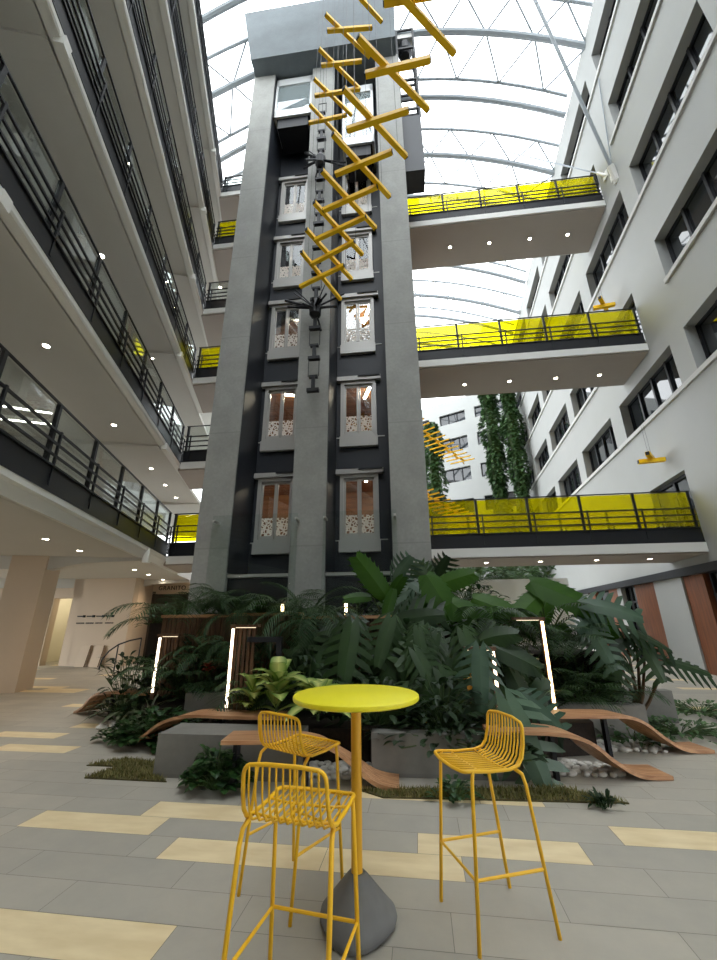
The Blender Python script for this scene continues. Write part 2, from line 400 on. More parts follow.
# ---------------------------------------------------------------- left wing walkways
LZ = [3.48, 6.65, 9.93, 13.2, 16.5, 19.85]
LO = -3.68
ordn = ['first','second','third','fourth','fifth','sixth']
TEND = 13.75
def left_slabs():
    for i, z in enumerate(LZ):
        th = .30 if i == 0 else .13
        s = MB(); s.box((-14,-28,z-th),(LO-.18,26,z)); s.box((LO-.18,-28,z-.02),(LO-.02,15.9,z-.001))
        # transverse downstand beams
        for t in (4.2, 11.8, 18.2):
            s.prism([(LO-.2,z-th),(-6.0,z-th),(-14,z-th),(-14,z-th-.34),(-6.0,z-th-.34),(-5.2,z-th-.16),(LO-.2,z-th-.07)] if i == 0 else
                    [(LO-.2,z-th),(-14,z-th),(-14,z-th-.16),(-5.0,z-th-.10),(LO-.2,z-th-.04)], 'y', t, t+.3)
        o = struct(s.build('floor_walkway', M['soffit'], frame=FL))
        f = MB(); f.prism(([(LO,z),(LO,z-.10),(LO-.05,z-.14),(LO-.12,z-th),(LO-.2,z-th),(LO-.2,z)] if i == 0 else [(LO,z),(LO,z-.09),(LO-.02,z-th),(LO-.2,z-th),(LO-.2,z)]), 'y', -28, 15.9)
        # small white brackets where the beams meet the edge
        for t in (4.2, 11.8): f.box((LO-.1,t-.02,z-th-.12),(LO+.05,t+.16,z-.05))
        f.build('fascia', M['fascia'], o)
    r = MB(); r.box((-14,-28,23.1),(-6.2,26,23.4)); struct(r.build('roof_left', M['soffit'], frame=FL))
left_slabs()

def railing(name, label, cat, frame, axis_len, loc, rz, posts, glass, h=1.45, kick=.44, side=1, group=None):
    """guard railing along local x from 0 to axis_len; kick plate, posts, three rails, thin top rail, glass panels"""
    t = thing(name, label, cat, loc, rz, group)
    k = MB(); k.box((0,-.03,0),(axis_len,.03,kick)); k.box((0,-.07,0),(axis_len,.07,.03)); k.box((0,-.06,kick-.03),(axis_len,.06,kick)); k.build('kick_plate', M['black'], t)
    for z in (.60,.79,.98):
        r = MB(); r.box((0,-.045,z-.018),(axis_len,-.01,z+.018)); r.build('rail', M['black'], t)
    r = MB(); r.box((0,-.015,h-.02),(axis_len,.02,h+.01)); r.build('top_rail', M['black'], t)
    for p in posts:
        q = MB(); q.box((p-.035,-.012,.0),(p+.035,.05,h)); q.build('post', M['black'], t)
        q = MB(); q.box((p+.12,-.05,.1),(p+.16,-.012,1.02)); q.build('baluster', M['black'], t)
    for a, b in zip(posts[:-1], posts[1:]):
        g = MB(); g.box((a+.04,.022,kick+.04),(b-.04,.03,h-.03)); g.build('glass_panel', glass, t)
    return t
for i, z in enumerate(LZ):
    n = 16; ps = [.05+j*(18.6-.1)/13 for j in range(14)]
    L0 = TEND-18.6
    lab = 'long black steel guard railing with clear glass along the %s-floor left walkway' % ordn[i]
    p0 = Lw(LO-.06, L0, z)
    # local x runs from the corner towards the camera
    railing('guard_railing', lab, 'railing', None, 18.6, p0, -aL+R(90), ps, M['clear'], h=1.45 if i < 5 else 1.2)

# ---------------------------------------------------------------- bridges
BZ = [3.5, 6.72, 10.1, 13.3, 16.74, 19.9]
DB0, DB1 = 12.0, 14.15
def left_edge_at(D):
    # along-B coordinate where the left walkway edge crosses depth D
    lo, hi = -14.0, 0.0
    for _ in range(50):
        m = (lo+hi)/2
        p = FL.inverted() @ B(m, D); 
        if p.x < LO: lo = m
        else: hi = m
    return lo
def right_edge_at(D):
    lo, hi = 2.0, 16.0
    for _ in range(50):
        m = (lo+hi)/2; p = FR.inverted() @ B(m, D)
        if p.x < RX: lo = m
        else: hi = m
    return lo
aL0, aL1 = left_edge_at(DB0), left_edge_at(DB1)
aR0, aR1 = right_edge_at(DB0), right_edge_at(DB1)
TA0, TA1 = -5.41, .64            # tower flanks
for i, z in enumerate(BZ):
    # left stub bridge
    s = MB(); s.prism([(aL0-.1,DB0+.06),(TA0-.01,DB0+.06),(TA0-.01,DB1-.06),(aL1-.1,DB1-.06)], 'z', z-.28, z-.005)
    o = struct(s.build('floor_link', M['bsoffit'], frame=FB))
    f = MB(); f.box((aL0,DB0,z-.24),(TA0-.01,DB0+.06,z)); f.box((aL1,DB1-.06,z-.24),(TA0-.01,DB1,z)); f.build('fascia', M['fascia'], o)
    ln = TA0-aL0-.03
    odd = i in (0,2,4)
    ps = [.06+j*(ln-.12)/2 for j in range(3)]
    railing('guard_railing', '%s guard railing of the short link on the %s floor left of the tower' % ('yellow-glazed' if odd else 'clear-glazed', ordn[i]),
            'railing', None, ln, B(aL0+.02, DB0+.06, z), -aB, ps, M['ygl'] if odd else M['clear'], h=1.4 if i < 5 else 1.1)
    if odd:
        s = MB(); s.prism([(TA1+.01,DB0+.06),(aR0-.02,DB0+.06),(aR1-.02,DB1-.06),(TA1+.01,DB1-.06)], 'z', z-.3, z-.005)
        o = struct(s.build('floor_bridge', M['bsoffit'], frame=FB))
        f = MB(); f.box((TA1+.01,DB0,z-.26),(aR0-.02,DB0+.06,z)); f.box((TA1+.01,DB1-.06,z-.26),(aR1-.02,DB1,z)); f.build('fascia', M['fascia'], o)
        nm = {0:'lowest',2:'middle',4:'highest'}[i]
        for side, D, ae in (('front', DB0+.07, aR0), ('rear', DB1-.07, aR1)):
            ln = ae-TA1-.05; ps = [.06+j*(ln-.12)/5 for j in range(6)]
            railing('guard_railing', '%s railing with yellow glass on the %s bridge right of the tower' % (side, nm), 'railing', None, ln,
                    B(TA1+.02, D, z), -aB, ps, M['ygl'], h=1.5)

# ---------------------------------------------------------------- lift tower
PF, PB = 9.8, 11.2
piers = [('column_left',-5.41,-4.50),('column_middle',-2.88,-1.97),('column_right',-.29,.64)]
for nm, a, b in piers:
    q = MB(); q.box((a,PF,0),(b,PB+.2,23.4)); struct(q.build(nm, M['concrete'], frame=FB))
q = MB()
q.prism([(-5.36,23.3),(.56,23.3),(.62,26.9),(-5.95,26.9)], 'y', 9.22, 14.2)
struct(q.build('roof_tower', M['header'], frame=FB))
LEAFZ = [3.70, 6.92, 10.32, 13.45, 16.75, 19.95]
DC = [-3.78, -1.25]; DW = 1.14
shafts = [(-4.50,-2.88),(-1.97,-.29)]
for s, (a, b) in enumerate(shafts):
    holes = [(DC[s]-DW/2, DC[s]+DW/2, z-.02, z+1.98) for z in LEAFZ]
    mb = MB()
    # wall in the plane d = PB, spanned by a and z
    us = sorted({a,b,DC[s]-DW/2,DC[s]+DW/2}); holes = holes[:5]; zs = sorted({0,23.4}|{h[2] for h in holes}|{h[3] for h in holes})
    for u0, u1 in zip(us[:-1], us[1:]):
        for z0, z1 in zip(zs[:-1], zs[1:]):
            if any(h[0] < (u0+u1)/2 < h[1] and h[2] < (z0+z1)/2 < h[3] for h in holes): continue
            mb.box((u0,PB,z0),(u1,PB+.12,z1))
    # side linings of the shaft
    mb.box((a,PF+.06,2.7),(a+.012,PB,23.3)); mb.box((b-.012,PF+.06,2.7),(b,PB,23.3))
    mb.box((a,PF+.15,0),(b,PF+.3,2.55))
    struct(mb.build('wall_shaft', M['darkclad'], frame=FB))
    q = MB(); q.box((a,PF+.1,2.58),(b,PF+.32,2.66)); struct(q.build('beam_shaft_foot', M['steel'], frame=FB))
def etched():
    """door pane: clear above, white leaf-like etching in its lower part"""
    m = glassmat('etched_pane', (.90,.92,.90,1), .10); nt = m.node_tree; out = nt.nodes['Material Output']
    base = out.inputs[0].links[0].from_socket
    tc = nt.nodes.new('ShaderNodeTexCoord'); sp = nt.nodes.new('ShaderNodeSeparateXYZ'); nt.links.new(tc.outputs['Object'], sp.inputs[0])
    v = nt.nodes.new('ShaderNodeTexVoronoi'); v.feature = 'DISTANCE_TO_EDGE'; v.inputs['Scale'].default_value = 11
    nt.links.new(tc.outputs['Object'], v.inputs['Vector'])
    lt = nt.nodes.new('ShaderNodeMath'); lt.operation = 'LESS_THAN'; lt.inputs[1].default_value = .16; nt.links.new(v.outputs['Distance'], lt.inputs[0])
    lz = nt.nodes.new('ShaderNodeMath'); lz.operation = 'LESS_THAN'; lz.inputs[1].default_value = .72; nt.links.new(sp.outputs[2], lz.inputs[0])
    mu = nt.nodes.new('ShaderNodeMath'); mu.operation = 'MULTIPLY'; nt.links.new(lt.outputs[0], mu.inputs[0]); nt.links.new(lz.outputs[0], mu.inputs[1])
    d = nt.nodes.new('ShaderNodeBsdfTranslucent'); d.inputs[0].default_value = (.92,.90,.86,1)
    d2 = nt.nodes.new('ShaderNodeBsdfDiffuse'); d2.inputs[0].default_value = (.92,.90,.86,1)
    m0 = nt.nodes.new('ShaderNodeMixShader'); nt.links.new(d.outputs[0], m0.inputs[1]); nt.links.new(d2.outputs[0], m0.inputs[2])
    ms = nt.nodes.new('ShaderNodeMixShader'); nt.links.new(mu.outputs[0], ms.inputs[0]); nt.links.new(base, ms.inputs[1]); nt.links.new(m0.outputs[0], ms.inputs[2])
    nt.links.new(ms.outputs[0], out.inputs[0]); return m
M['etched'] = etched()
def lift_door(s, i):
    z = LEAFZ[i]; side = ('left','right')[s]
    t = thing('elevator_door', 'glazed steel landing door on the %s floor in the %s lift shaft' % (ordn[i], side), 'elevator door', B(DC[s], PB, z), -aB, 'lift landing doors')
    h = DW/2
    f = MB(); f.box((-h,-.10,0),(-h+.11,.06,1.92)); f.box((h-.11,-.10,0),(h,.06,1.92)); f.box((-h,-.10,1.84),(h,.06,1.94)); f.box((-h,-.10,-.02),(h,.06,.06)); f.build('door_frame', M['steel'], t)
    f = MB(); f.box((-h-.12,-.18,1.95),(h+.16,-.02,2.10)); f.build('header_box', M['steel'], t)
    f = MB(); f.box((0,-.22,2.06),(h+.14,-.17,2.11)); f.build('track_rail', M['black'], t)
    f = MB(); f.box((-h-.02,-.13,-.36),(h+.02,.02,-.02)); f.build('apron', M['steel'], t)
    f = MB(); f.box((-.80,-.02,-.03),(.80,.0,.0)); f.build('sill_bar', M['steel'], t)
    for k in (-1,1):
        x0, x1 = (-h+.11,-.005) if k < 0 else (.005,h-.11)
        l = MB(); w_ = .055
        l.box((x0,-.03,.06),(x0+w_,.02,1.84)); l.box((x1-w_,-.03,.06),(x1,.02,1.84)); l.box((x0,-.03,.06),(x1,.02,.18)); l.box((x0,-.03,1.76),(x1,.02,1.84))
        lo = l.build('leaf', M['steel'], t)
        g = MB(); g.box((x0+w_,-.008,.18),(x1-w_,.002,1.76)); g.build('pane', M['etched'], lo)
for i in range(5):
    for s in (0,1): lift_door(s, i)
# lift lobbies behind the landing doors
for i, z in enumerate(BZ):
    q = MB(); q.box((TA0,PB+.12,z-.30),(TA1,DB1,z-.01)); q.box((TA0,PB+.125,z+2.55),(TA1,DB1,z+2.62))
    struct(q.build('floor_lobby', M['lobby'], frame=FB))
    q = MB(); q.box((TA0,DB1-.02,z),(TA1,DB1+.15,z+2.9)); struct(q.build('wall_lobby', M['lobby'], frame=FB))
    if i < 5:
        for k, (a, d) in enumerate(((-3.55,12.3),(-1.0,12.2))):
            t = thing('ceiling_lamp', 'linear lamp on the %s-floor lobby ceiling behind the %s landing door' % (ordn[i], ('left','right')[k]), 'lamp', B(a, d, z+2.46), -aB+R(20 if k == 0 else -70), 'lobby ceiling lamps')
            q = MB(); q.box((-.62,-.06,.04),(.62,.06,.085)); q.build('housing', M['fascia'], t)
            q = MB(); q.box((-.6,-.04,.0),(.6,.04,.04)); q.build('diffuser', M['lobbylamp'], t)
# glass lift cars
def car(name, label, a0, a1, d, z0, z1):
    t = thing(name, label, 'elevator car', B((a0+a1)/2, d, z0), -aB, 'glass lift cars')
    h = (a1-a0)/2; H = z1-z0; D = 1.15
    f = MB()
    for x in (-h, h-.09):
        for y in (0, D-.09): f.box((x,y,0),(x+.09,y+.09,H))
    for y in (0, D-.09):
        f.box((-h,y,H-.42),(h,y+.09,H)); f.box((-h,y,0),(h,y+.09,.40))
    for x in (-h, h-.09):
        f.box((x,0,H-.42),(x+.09,D,H)); f.box((x,0,0),(x+.09,D,.40))
    f.build('frame', M['chrome'], t)
    q = MB(); q.box((-h+.02,.02,.02),(h-.02,D-.02,.10)); q.build('car_floor', M['darkclad'], t)
    q = MB(); q.box((-h+.05,.05,H-.12),(h-.05,D-.05,H-.05)); c = q.build('car_ceiling', M['fascia'], t)
    for x in (-.3,.3):
        q = MB(); q.lathe([(.06,0),(.06,.02)], 12, (x,.5,H-.14)); q.build('spot_lamp', M['downlight'], c)
    g = MB(); g.box((-h+.09,.03,.40),(h-.09,.045,H-.42)); g.build('glass_front', M['cabglass'], t)
    g = MB(); g.box((-h+.03,.09,.40),(-h+.045,D-.09,H-.42)); g.box((h-.045,.09,.40),(h-.03,D-.09,H-.42)); g.build('glass_side', M['cabglass'], t)
    q = MB(); q.box((-h+.09,D-.07,.40),(h-.09,D-.05,H-.42)); q.build('car_door', M['steel'], t)
    q = MB(); q.box((-h+.15,.1,-.55),(h-.15,D-.1,-.02)); q.build('undercarriage', M['black'], t)
    q = MB()
    for x in (-.4,-.1,.1,.4): q.tube([(x,.55,H-.02),(x,.55,23.3-z0)], .012, 6)
    q.build('hoist_rope', M['black'], t)
car('elevator_car', 'upper glass lift car with bright steel frame in the left shaft', -4.46, -2.92, 9.95, 20.75, 23.2)
car('elevator_car', 'lower narrower glass lift car in the right shaft behind the yellow bars', -1.68, -.44, 10.1, 18.75, 22.3)
# glass screens at the tower foot
def screen(label, a0, a1):
    t = thing('glass_screen', label, 'glass screen', B((a0+a1)/2, 9.5, 1.6), -aB, 'glass screens at the tower foot')
    h = (a1-a0)/2
    g = MB(); g.box((-h,0,.02),(h,.012,2.5)); g.build('glass_panel', M['clear'], t)
    q = MB(); q.box((-h,-.01,.0),(h,.022,.06)); q.build('bottom_channel', M['steel'], t)
    for x in (-h+.04,h-.04):
        q = MB(); q.box((x-.03,-.02,2.33),(x+.03,.29,2.39)); q.build('clamp', M['steel'], t)
screen('tall clear glass screen in front of the left lift shaft foot', -4.85, -2.62)
screen('tall clear glass screen in front of the right lift shaft foot', -1.98, -.16)
# open hoist frame on the right flank, top
def hoist():
    t = thing('service_hoist', 'black open hoist frame with dark machine box high on the tower flank', 'hoist', B(1.02, 10.6, 16.5), -aB)
    f = MB()
    for x in (-.36,.36):
        for y in (-.35,.35): f.box((x-.04,y-.04,3.6),(x+.04,y+.04,9.6))
    for z in (4.1,5.0,6.0,7.0,8.2,9.55):
        for y in (-.35,.35): f.box((-.4,y-.03,z-.05),(.4,y+.03,z+.05))
        for x in (-.36,.36): f.box((x-.03,-.35,z-.05),(x+.03,.35,z+.05))
    f.build('frame', M['black'], t)
    q = MB(); q.box((-.38,-.4,.5),(.36,.45,3.6)); q.build('machine_box', M['darkclad'], t)
    q = MB(); q.lathe([(.18,0),(.3,.15),(.3,.6),(.2,.75)], 16, (0,0,8.4)); q.build('motor', M['black'], t)
    q = MB(); q.box((-.34,-.3,9.1),(.34,.3,9.4)); q.build('top_beam', M['steel'], t)
hoist()

# ---------------------------------------------------------------- roof: arched lattice trusses under clear glazing
def arch_z(a, a0, a1, base=23.3, rise=3.0):
    u = (a-(a0+a1)/2)/((a1-a0)/2); return base+rise*(1-u*u)
def truss(D, c):
    a0 = left_edge_at(D)-1.6; a1 = right_edge_at(D)+.1
    N = 18; xs = [a0+(a1-a0)*i/N for i in range(N+1)]
    def chord(dD, dz, r, nm):
        q = MB(); q.tube([(x, D+dD, arch_z(x,a0,a1)+dz) for x in xs], r, 8); return q
    t = thing('roof_truss', c, 'truss', (0,0,0), -aB, 'arched roof trusses')
    chord(0, 0, .13, '').build('lower_chord', M['truss'], t, smooth=True)
    chord(-.95, .55, .07, '').build('upper_chord', M['truss'], t, smooth=True)
    chord(1.9, .55, .07, '').build('upper_chord', M['truss'], t, smooth=True)
    q = MB()
    for i in range(0, N):
        x0, x1 = xs[i], xs[i+1]; z0, z1 = arch_z(x0,a0,a1), arch_z(x1,a0,a1)
        for dD in (-.95, 1.9):
            if i % 2 == 0: q.tube([(x0,D,z0),(x1,D+dD,z1+.55)], .038, 6)
            else: q.tube([(x0,D+dD,z0+.55),(x1,D,z1)], .038, 6)
    q.build('lattice', M['truss'], t, smooth=True)
    q = MB(); q.tube([(x, D+2.4, arch_z(x,a0,a1)+.1) for x in xs], .12, 8); q.build('purlin_arch', M['truss'], t, smooth=True)
tl = ['crossing nearest above the table','in front of the tower head','just behind the tower front','behind the highest bridge','far beyond the bridges','second from the far end','at the far end']
for i, D in enumerate((.7, 5.6, 10.45, 15.4, 20.3, 25.6, 31.5)):
    truss(D, 'white arched lattice roof truss %s' % tl[i])
def glazing():
    mb = MB(); rows = []
    for D in [-25+i*3.05 for i in range(21)]:
        a0 = left_edge_at(D)-3.0; a1 = right_edge_at(D)+.3
        rows.append([(a0+(a1-a0)*k/16, D, arch_z(a0+(a1-a0)*k/16, a0, a1)+1.1) for k in range(17)])
    vs = [p for r in rows for p in r]; fs = []
    for i in range(len(rows)-1):
        for k in range(16): fs.append((i*17+k, i*17+k+1, (i+1)*17+k+1, (i+1)*17+k))
    mb.add(vs, fs); struct(mb.build('ceiling_glazing', M['roofgl'], frame=FB, fix=False))
glazing()
def strut(label, p, q, r):
    t = thing('roof_strut', label, 'strut', (0,0,0), 0, 'roof struts on the right wall')
    m = MB(); m.tube([p, q], r, 8); m.build('rod', M['truss'], t, smooth=True)
    d = (Vector(q)-Vector(p)).normalized()
    m = MB(); m.tube([Vector(p)-d*.05, Vector(p)+d*.5], r*1.9, 8); m.build('end_fitting', M['fascia'], t, smooth=True)
    m = MB(); m.beam(Vector(p)-Vector((0,.13,0)), Vector(p)+Vector((0,.13,0)), .05, .3); m.build('wall_plate', M['fascia'], t)
wa = Rw(RX-.02, 11.7, 16.5); wb = Rw(RX-.02, 12.2, 17.4)
strut('thick white strut rising from the right wall to the roof left of the tower head', wa, B(5.0, 8.1, 24.6), .06)
strut('thin rod running up the right wall from its strut fixing', Rw(RX-.05, 11.75, 16.7), Rw(RX-.05, 10.9, 20.8), .022)
strut('thin rod reaching from the right wall fixing across to the far truss', wb, B(6.2, 14.9, 24.7), .03)

# ---------------------------------------------------------------- downlights
def downlight(loc, label, group, power=0, spot=True):
    t = thing('downlight', label, 'downlight', loc, 0, group)
    q = MB(); q.lathe([(.085,0),(.085,-.008),(.06,-.012),(.06,0)], 16); q.build('trim_ring', M['fascia'], t)
    q = MB(); q.lathe([(.058,-.004),(.058,-.012)], 16); q.build('lens', M['downlight'], t)
    if power:
        l = bpy.data.lights.new('downlight_beam', 'SPOT'); l.energy = power; l.color = (1,.76,.52); l.spot_size = R(130); l.spot_blend = .8; l.shadow_soft_size = .06
        o = bpy.data.objects.new('downlight_beam', l); sc.collection.objects.link(o); o.location = Vector(loc)+Vector((0,0,-.03))
for i, ts in enumerate(((2.2,5.7,9.2,10.7,14.6,16.1,18.0),(3.9,7.28,10.6,13.9,15.7,17.4),(8.2,12.2),(8.2,12.2),(8.2,12.2))):  # third floor and up: pairs added to lighten the left interiors
    z = LZ[i]-(.30,.13,.13,.13,.13)[i]
    for k, tt in enumerate(ts):
        downlight(Lw(-4.86 if i == 0 else -4.66, tt, z), 'round downlight under the %s-floor left walkway, number %s from the camera end' % (ordn[i], ('one','two','three','four','five','six','seven')[k]), 'downlights under the left walkways', 38 if i == 0 else 30)
for k, tt in enumerate((3.0,8.0,13.0)):  # unseen inner row, added to light the ground floor under the left slab
    downlight(Lw(-8.2, tt, LZ[0]-.30), 'added fill downlight deep under the lowest left ceiling, number %s from the camera end' % ('one','two','three')[k], 'downlights under the left walkways', 70)
for i, nm, D in ((0,'lowest',12.95),(2,'middle',13.25),(4,'highest',13.1)):
    for k, a in enumerate((2.5,4.12,5.75,7.25)):
        downlight(B(a, D, BZ[i]-.30), 'round downlight under the %s bridge, %s counted from the tower' % (nm, ordn[k]), 'downlights under the bridges', 0)
# linear lamps inside the first-floor rooms behind the left railing
for k, (p, q) in enumerate((((-8.1,8.3),(-6.2,8.5)),((-8.3,9.2),(-5.7,9.75)),((-8.6,10.1),(-5.9,10.4)))):
    a = Lw(p[0], p[1], 6.3); b = Lw(q[0], q[1], 6.3); c = (a+b)/2; ln = (b-a).length
    t = thing('ceiling_lamp', 'slim linear ceiling lamp seen over the first-floor left railing, %s from the camera' % ordn[k], 'lamp', c, math.atan2((b-a).y, (b-a).x), 'linear lamps on the first floor')
    m = MB(); m.box((-ln/2,-.03,.02),(ln/2,.03,.12)); m.build('housing', M['fascia'], t)
    m = MB(); m.box((-ln/2,-.022,.0),(ln/2,.022,.02)); m.build('diffuser', M['lin'], t)

# ---------------------------------------------------------------- left ground floor
def left_ground():
    q = MB(); q.box((-6.85,11.72,0),(-6.03,12.46,3.18)); struct(q.build('column_lobby', M['cream'], frame=FL))
    for t in (2.5,):
        q = MB(); q.box((-6.85,t,0),(-6.05,t+.76,3.18)); struct(q.build('column_lobby', M['cream'], frame=FL))
    # room-divider wall facing the atrium, with a tall doorway at its left
    q = MB(); q.box((-20,15.0,0),(-13.0,15.25,3.2)); q2 = MB()
    w_ = MB(); w_.box((-12.75,15.0,0),(-10.55,15.3,3.25)); w_.box((-13.9,15.0,2.45),(-12.75,15.3,3.25)); w_.box((-22,15.0,0),(-13.9,15.3,3.25)); w_.box((-13.1,15.0,0),(-12.7,15.3,3.25))
    w_.prism([(-10.8,15.3),(-10.55,15.3),(-11.2,17.2),(-11.45,17.2)], 'z', 0, 3.25)
    struct(w_.build('wall_left_lobby', M['cream'], frame=FB))
    # passage behind the doorway
    w_ = MB(); w_.box((-15,18.2,0),(-12,18.4,3.2)); w_.box((-12.75,15.3,0),(-12.6,18.2,3.2)); w_.box((-15,15.3,0),(-14.9,18.2,3.2))
    struct(w_.build('wall_passage', mat('passage_wall', srgb(214,208,188), .8), frame=FB))
    l = bpy.data.lights.new('passage_lamp', 'POINT'); l.energy = 30; l.color = (1,.90,.70); l.shadow_soft_size = .15
    o = bpy.data.objects.new('passage_lamp', l); sc.collection.objects.link(o); o.location = B(-13.5, 16.6, 2.8)
    # end wall with dark doorway and sign
    w_ = MB(); w_.box((-11.6,17.2,0),(-11.2,17.4,3.25)); w_.box((-11.2,17.2,2.7),(-9.4,17.4,3.25)); w_.box((-9.4,17.2,0),(-5.4,17.4,3.25)); 
    struct(w_.build('wall_left_end', M['cream'], frame=FB))
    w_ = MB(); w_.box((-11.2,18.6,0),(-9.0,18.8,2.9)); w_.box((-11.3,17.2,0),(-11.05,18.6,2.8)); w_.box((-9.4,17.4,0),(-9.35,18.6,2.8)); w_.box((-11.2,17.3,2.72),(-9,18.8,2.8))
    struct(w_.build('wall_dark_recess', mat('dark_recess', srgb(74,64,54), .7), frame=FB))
    # sign letters
    t = thing('wall_sign', 'dark raised letters GRANITO over the dark doorway', 'sign', B(-10.3, 17.19, 2.86), -aB)
    cu = bpy.data.curves.new('letters', 'FONT'); cu.body = 'GRANITO'; cu.size = .26; cu.extrude = .01; cu.align_x = 'CENTER'; cu.space_character = 1.15
    o = bpy.data.objects.new('letters', cu); sc.collection.objects.link(o)
    dg = bpy.context.evaluated_depsgraph_get(); me = bpy.data.meshes.new_from_object(o.evaluated_get(dg)); bpy.data.objects.remove(o)
    me.materials.clear(); me.materials.append(M['black']); o = bpy.data.objects.new('letters', me); sc.collection.objects.link(o); o.parent = t; o.rotation_euler = (R(90),0,0)
    # four dark icons with a line of lettering each
    for k in range(4):
        x = -12.55+k*.40
        t = thing('wall_icon', 'small dark wall icon above a line of lettering, %s from the lit doorway' % ordn[k], 'sign', B(x, 14.99, 1.62), -aB, 'wall icons')
        m = MB(); m.box((-.17,-.012,.12),(.10,0,.16)); m.lathe([(.05,-.02),(.05,.06)], 10, (.12,-.012,.12)); m.build('icon', M['black'], t)
        m = MB()
        rr = random.Random(k)
        x0 = -.16
        while x0 < .14:
            wd = rr.uniform(.02,.05); m.box((x0,-.008,-.13),(x0+wd,0,-.085)); x0 += wd+.012
        m.build('lettering', M['black'], t)
    # boards leaning against the wall
    for k, a in enumerate((-12.05,-11.5)):
        t = thing('board', '%s cream board leaning on the wall under the icons' % ('left','right')[k], 'board', B(a, 14.86, 0), -aB, 'boards on the wall')
        m = MB(); m.prism([(-.09,0),(-.04,0),(.12,.72),(.07,.72)], 'x', -.20, .20); m.build('panel', M['cream'], t)
        m = MB(); m.prism([(-.10,0),(-.09,0),(.07,.72),(.06,.72)], 'x', .18, .215); m.build('edge', M['trunk'], t)
    # curved handrail
    t = thing('handrail', 'curved dark handrail rising beside the lobby wall end', 'handrail', B(-9.6, 13.6, 0), -aB)
    m = MB(); pts = [(-.75,0,.05),(-.7,0,.35),(-.5,0,.62),(-.2,0,.82),(.2,0,.95),(.6,0,1.02)]
    m.tube(pts, .025, 8); m.build('rail', M['black'], t, smooth=True)
    for x, z in ((-.2,.82),(.6,1.02)):
        m = MB(); m.tube([(x,0,0),(x,0,z)], .02, 8); m.build('post', M['black'], t)
left_ground()
# far planter ledge and clipped hedge behind the bridge
q = MB(); q.box((-1,18,0),(6.7,19.6,3.12)); struct(q.build('wall_far_planter', M['fascia'], frame=FB))

# ---------------------------------------------------------------- planting: structures
q = MB(); q.box((-2.75,4.72,0),(-1.20,5.2,.40)); struct(q.build('wall_planter_left', M['planter'], frame=FB))
q = MB(); q.box((-.45,4.95,0),(1.1,5.12,.40)); struct(q.build('wall_planter_middle', M['planter'], frame=FB))
q = MB(); q.box((1.75,6.55,0),(3.15,6.75,.42)); struct(q.build('wall_planter_right', M['planter'], frame=FB))
q = MB(); q.box((2.7,7.6,0),(4.1,7.8,.45)); struct(q.build('wall_planter_side', M['planter'], frame=FB))
q = MB(); q.box((-3.3,6.25,0),(-1.7,6.4,.55)); struct(q.build('wall_planter_inner', M['planter'], frame=FB))
def soil():
    mb = MB()
    mb.prism([(-2.7,5.3),(-1.2,5.3),(-1.2,5.35),(-.5,5.35),(-.45,5.1),(1.08,5.1),(1.1,5.6),(2.2,5.9),(2.3,6.6),(3.1,6.6),(3.0,7.3),(-4.6,7.3),(-4.0,6.4),(-2.7,6.2)], 'z', -.05, .34)
    mb.box((-4.7,7.28,.0),(1.6,9.72,1.52)); mb.box((1.6,7.28,0),(3.2,9.6,1.0))
    struct(mb.build('ground_soil', M['soil'], frame=FB))
soil()
def terrace():
    for k, (a0, a1, z, D) in enumerate(((-4.4,-3.1,1.66,7.2),(-3.1,-1.85,1.68,7.22),(-1.85,-.6,1.62,7.2),(-.6,.7,1.62,7.2),(.7,1.6,1.6,7.2))):
        m = MB(); n = int((a1-a0)/.09)
        for i in range(n):
            x = a0+(a1-a0)*i/n; m.box((x+.008,D-.03,.3),(x+(a1-a0)/n-.008,D,z-.05))
        m.box((a0,D,.3),(a1,D+.06,z-.06))
        m.mi = 1; m.box((a0,D-.08,z-.05),(a1,D+.22,z))
        struct(m.build('wall_terrace', [M['slatwood'], M['bench']], frame=FB))
terrace()

# wave benches
def bench(label, pts, wd=.36):
    t = thing('wave_bench', label, 'bench', B(pts[-1][0], pts[-1][1], 0), -aB, 'slatted wave benches')
    o0 = Vector((pts[-1][0], pts[-1][1], 0)); P = [Vector(p)-o0 for p in pts]
    # smooth the path (Catmull-Rom)
    Q = []
    for i in range(len(P)-1):
        p0, p1, p2, p3 = P[max(i-1,0)], P[i], P[i+1], P[min(i+2,len(P)-1)]
        for k in range(6):
            u = k/6; Q.append(.5*((2*p1)+(p2-p0)*u+(2*p0-5*p1+4*p2-p3)*u*u+(3*p1-p0-3*p2+p3)*u**3))
    Q.append(P[-1])
    for q_ in Q: q_.z = max(q_.z, .025)
    m = MB(); N = 8
    for s in range(N):
        y0 = -wd/2+wd*s/N+.004; y1 = -wd/2+wd*(s+1)/N-.004
        vs = []; fs = []
        for i, p in enumerate(Q):
            d = (Q[min(i+1,len(Q)-1)]-Q[max(i-1,0)]).normalized(); sd = Vector((-d.y,d.x,0)).normalized(); up = d.cross(sd)
            if up.z < 0: up = -up
            for y, h in ((y0,-.02),(y1,-.02),(y1,.015),(y0,.015)): vs.append(p+sd*y+up*h)
        for i in range(len(Q)-1):
            for j in range(4): fs.append((i*4+j, i*4+(j+1)%4, (i+1)*4+(j+1)%4, (i+1)*4+j))
        fs += [(3,2,1,0), tuple(4*(len(Q)-1)+j for j in range(4))]
        m.add(vs, fs)
    m.build('slats', M['bench'], t)
    for i in (-2, -9):
        p = Q[i]
        if p.z > .3:
            m = MB(); m.box((p.x-.02,p.y+wd/2-.16,0),(p.x+.02,p.y+wd/2-.06,p.z-.03)); m.build('support', M['black'], t)
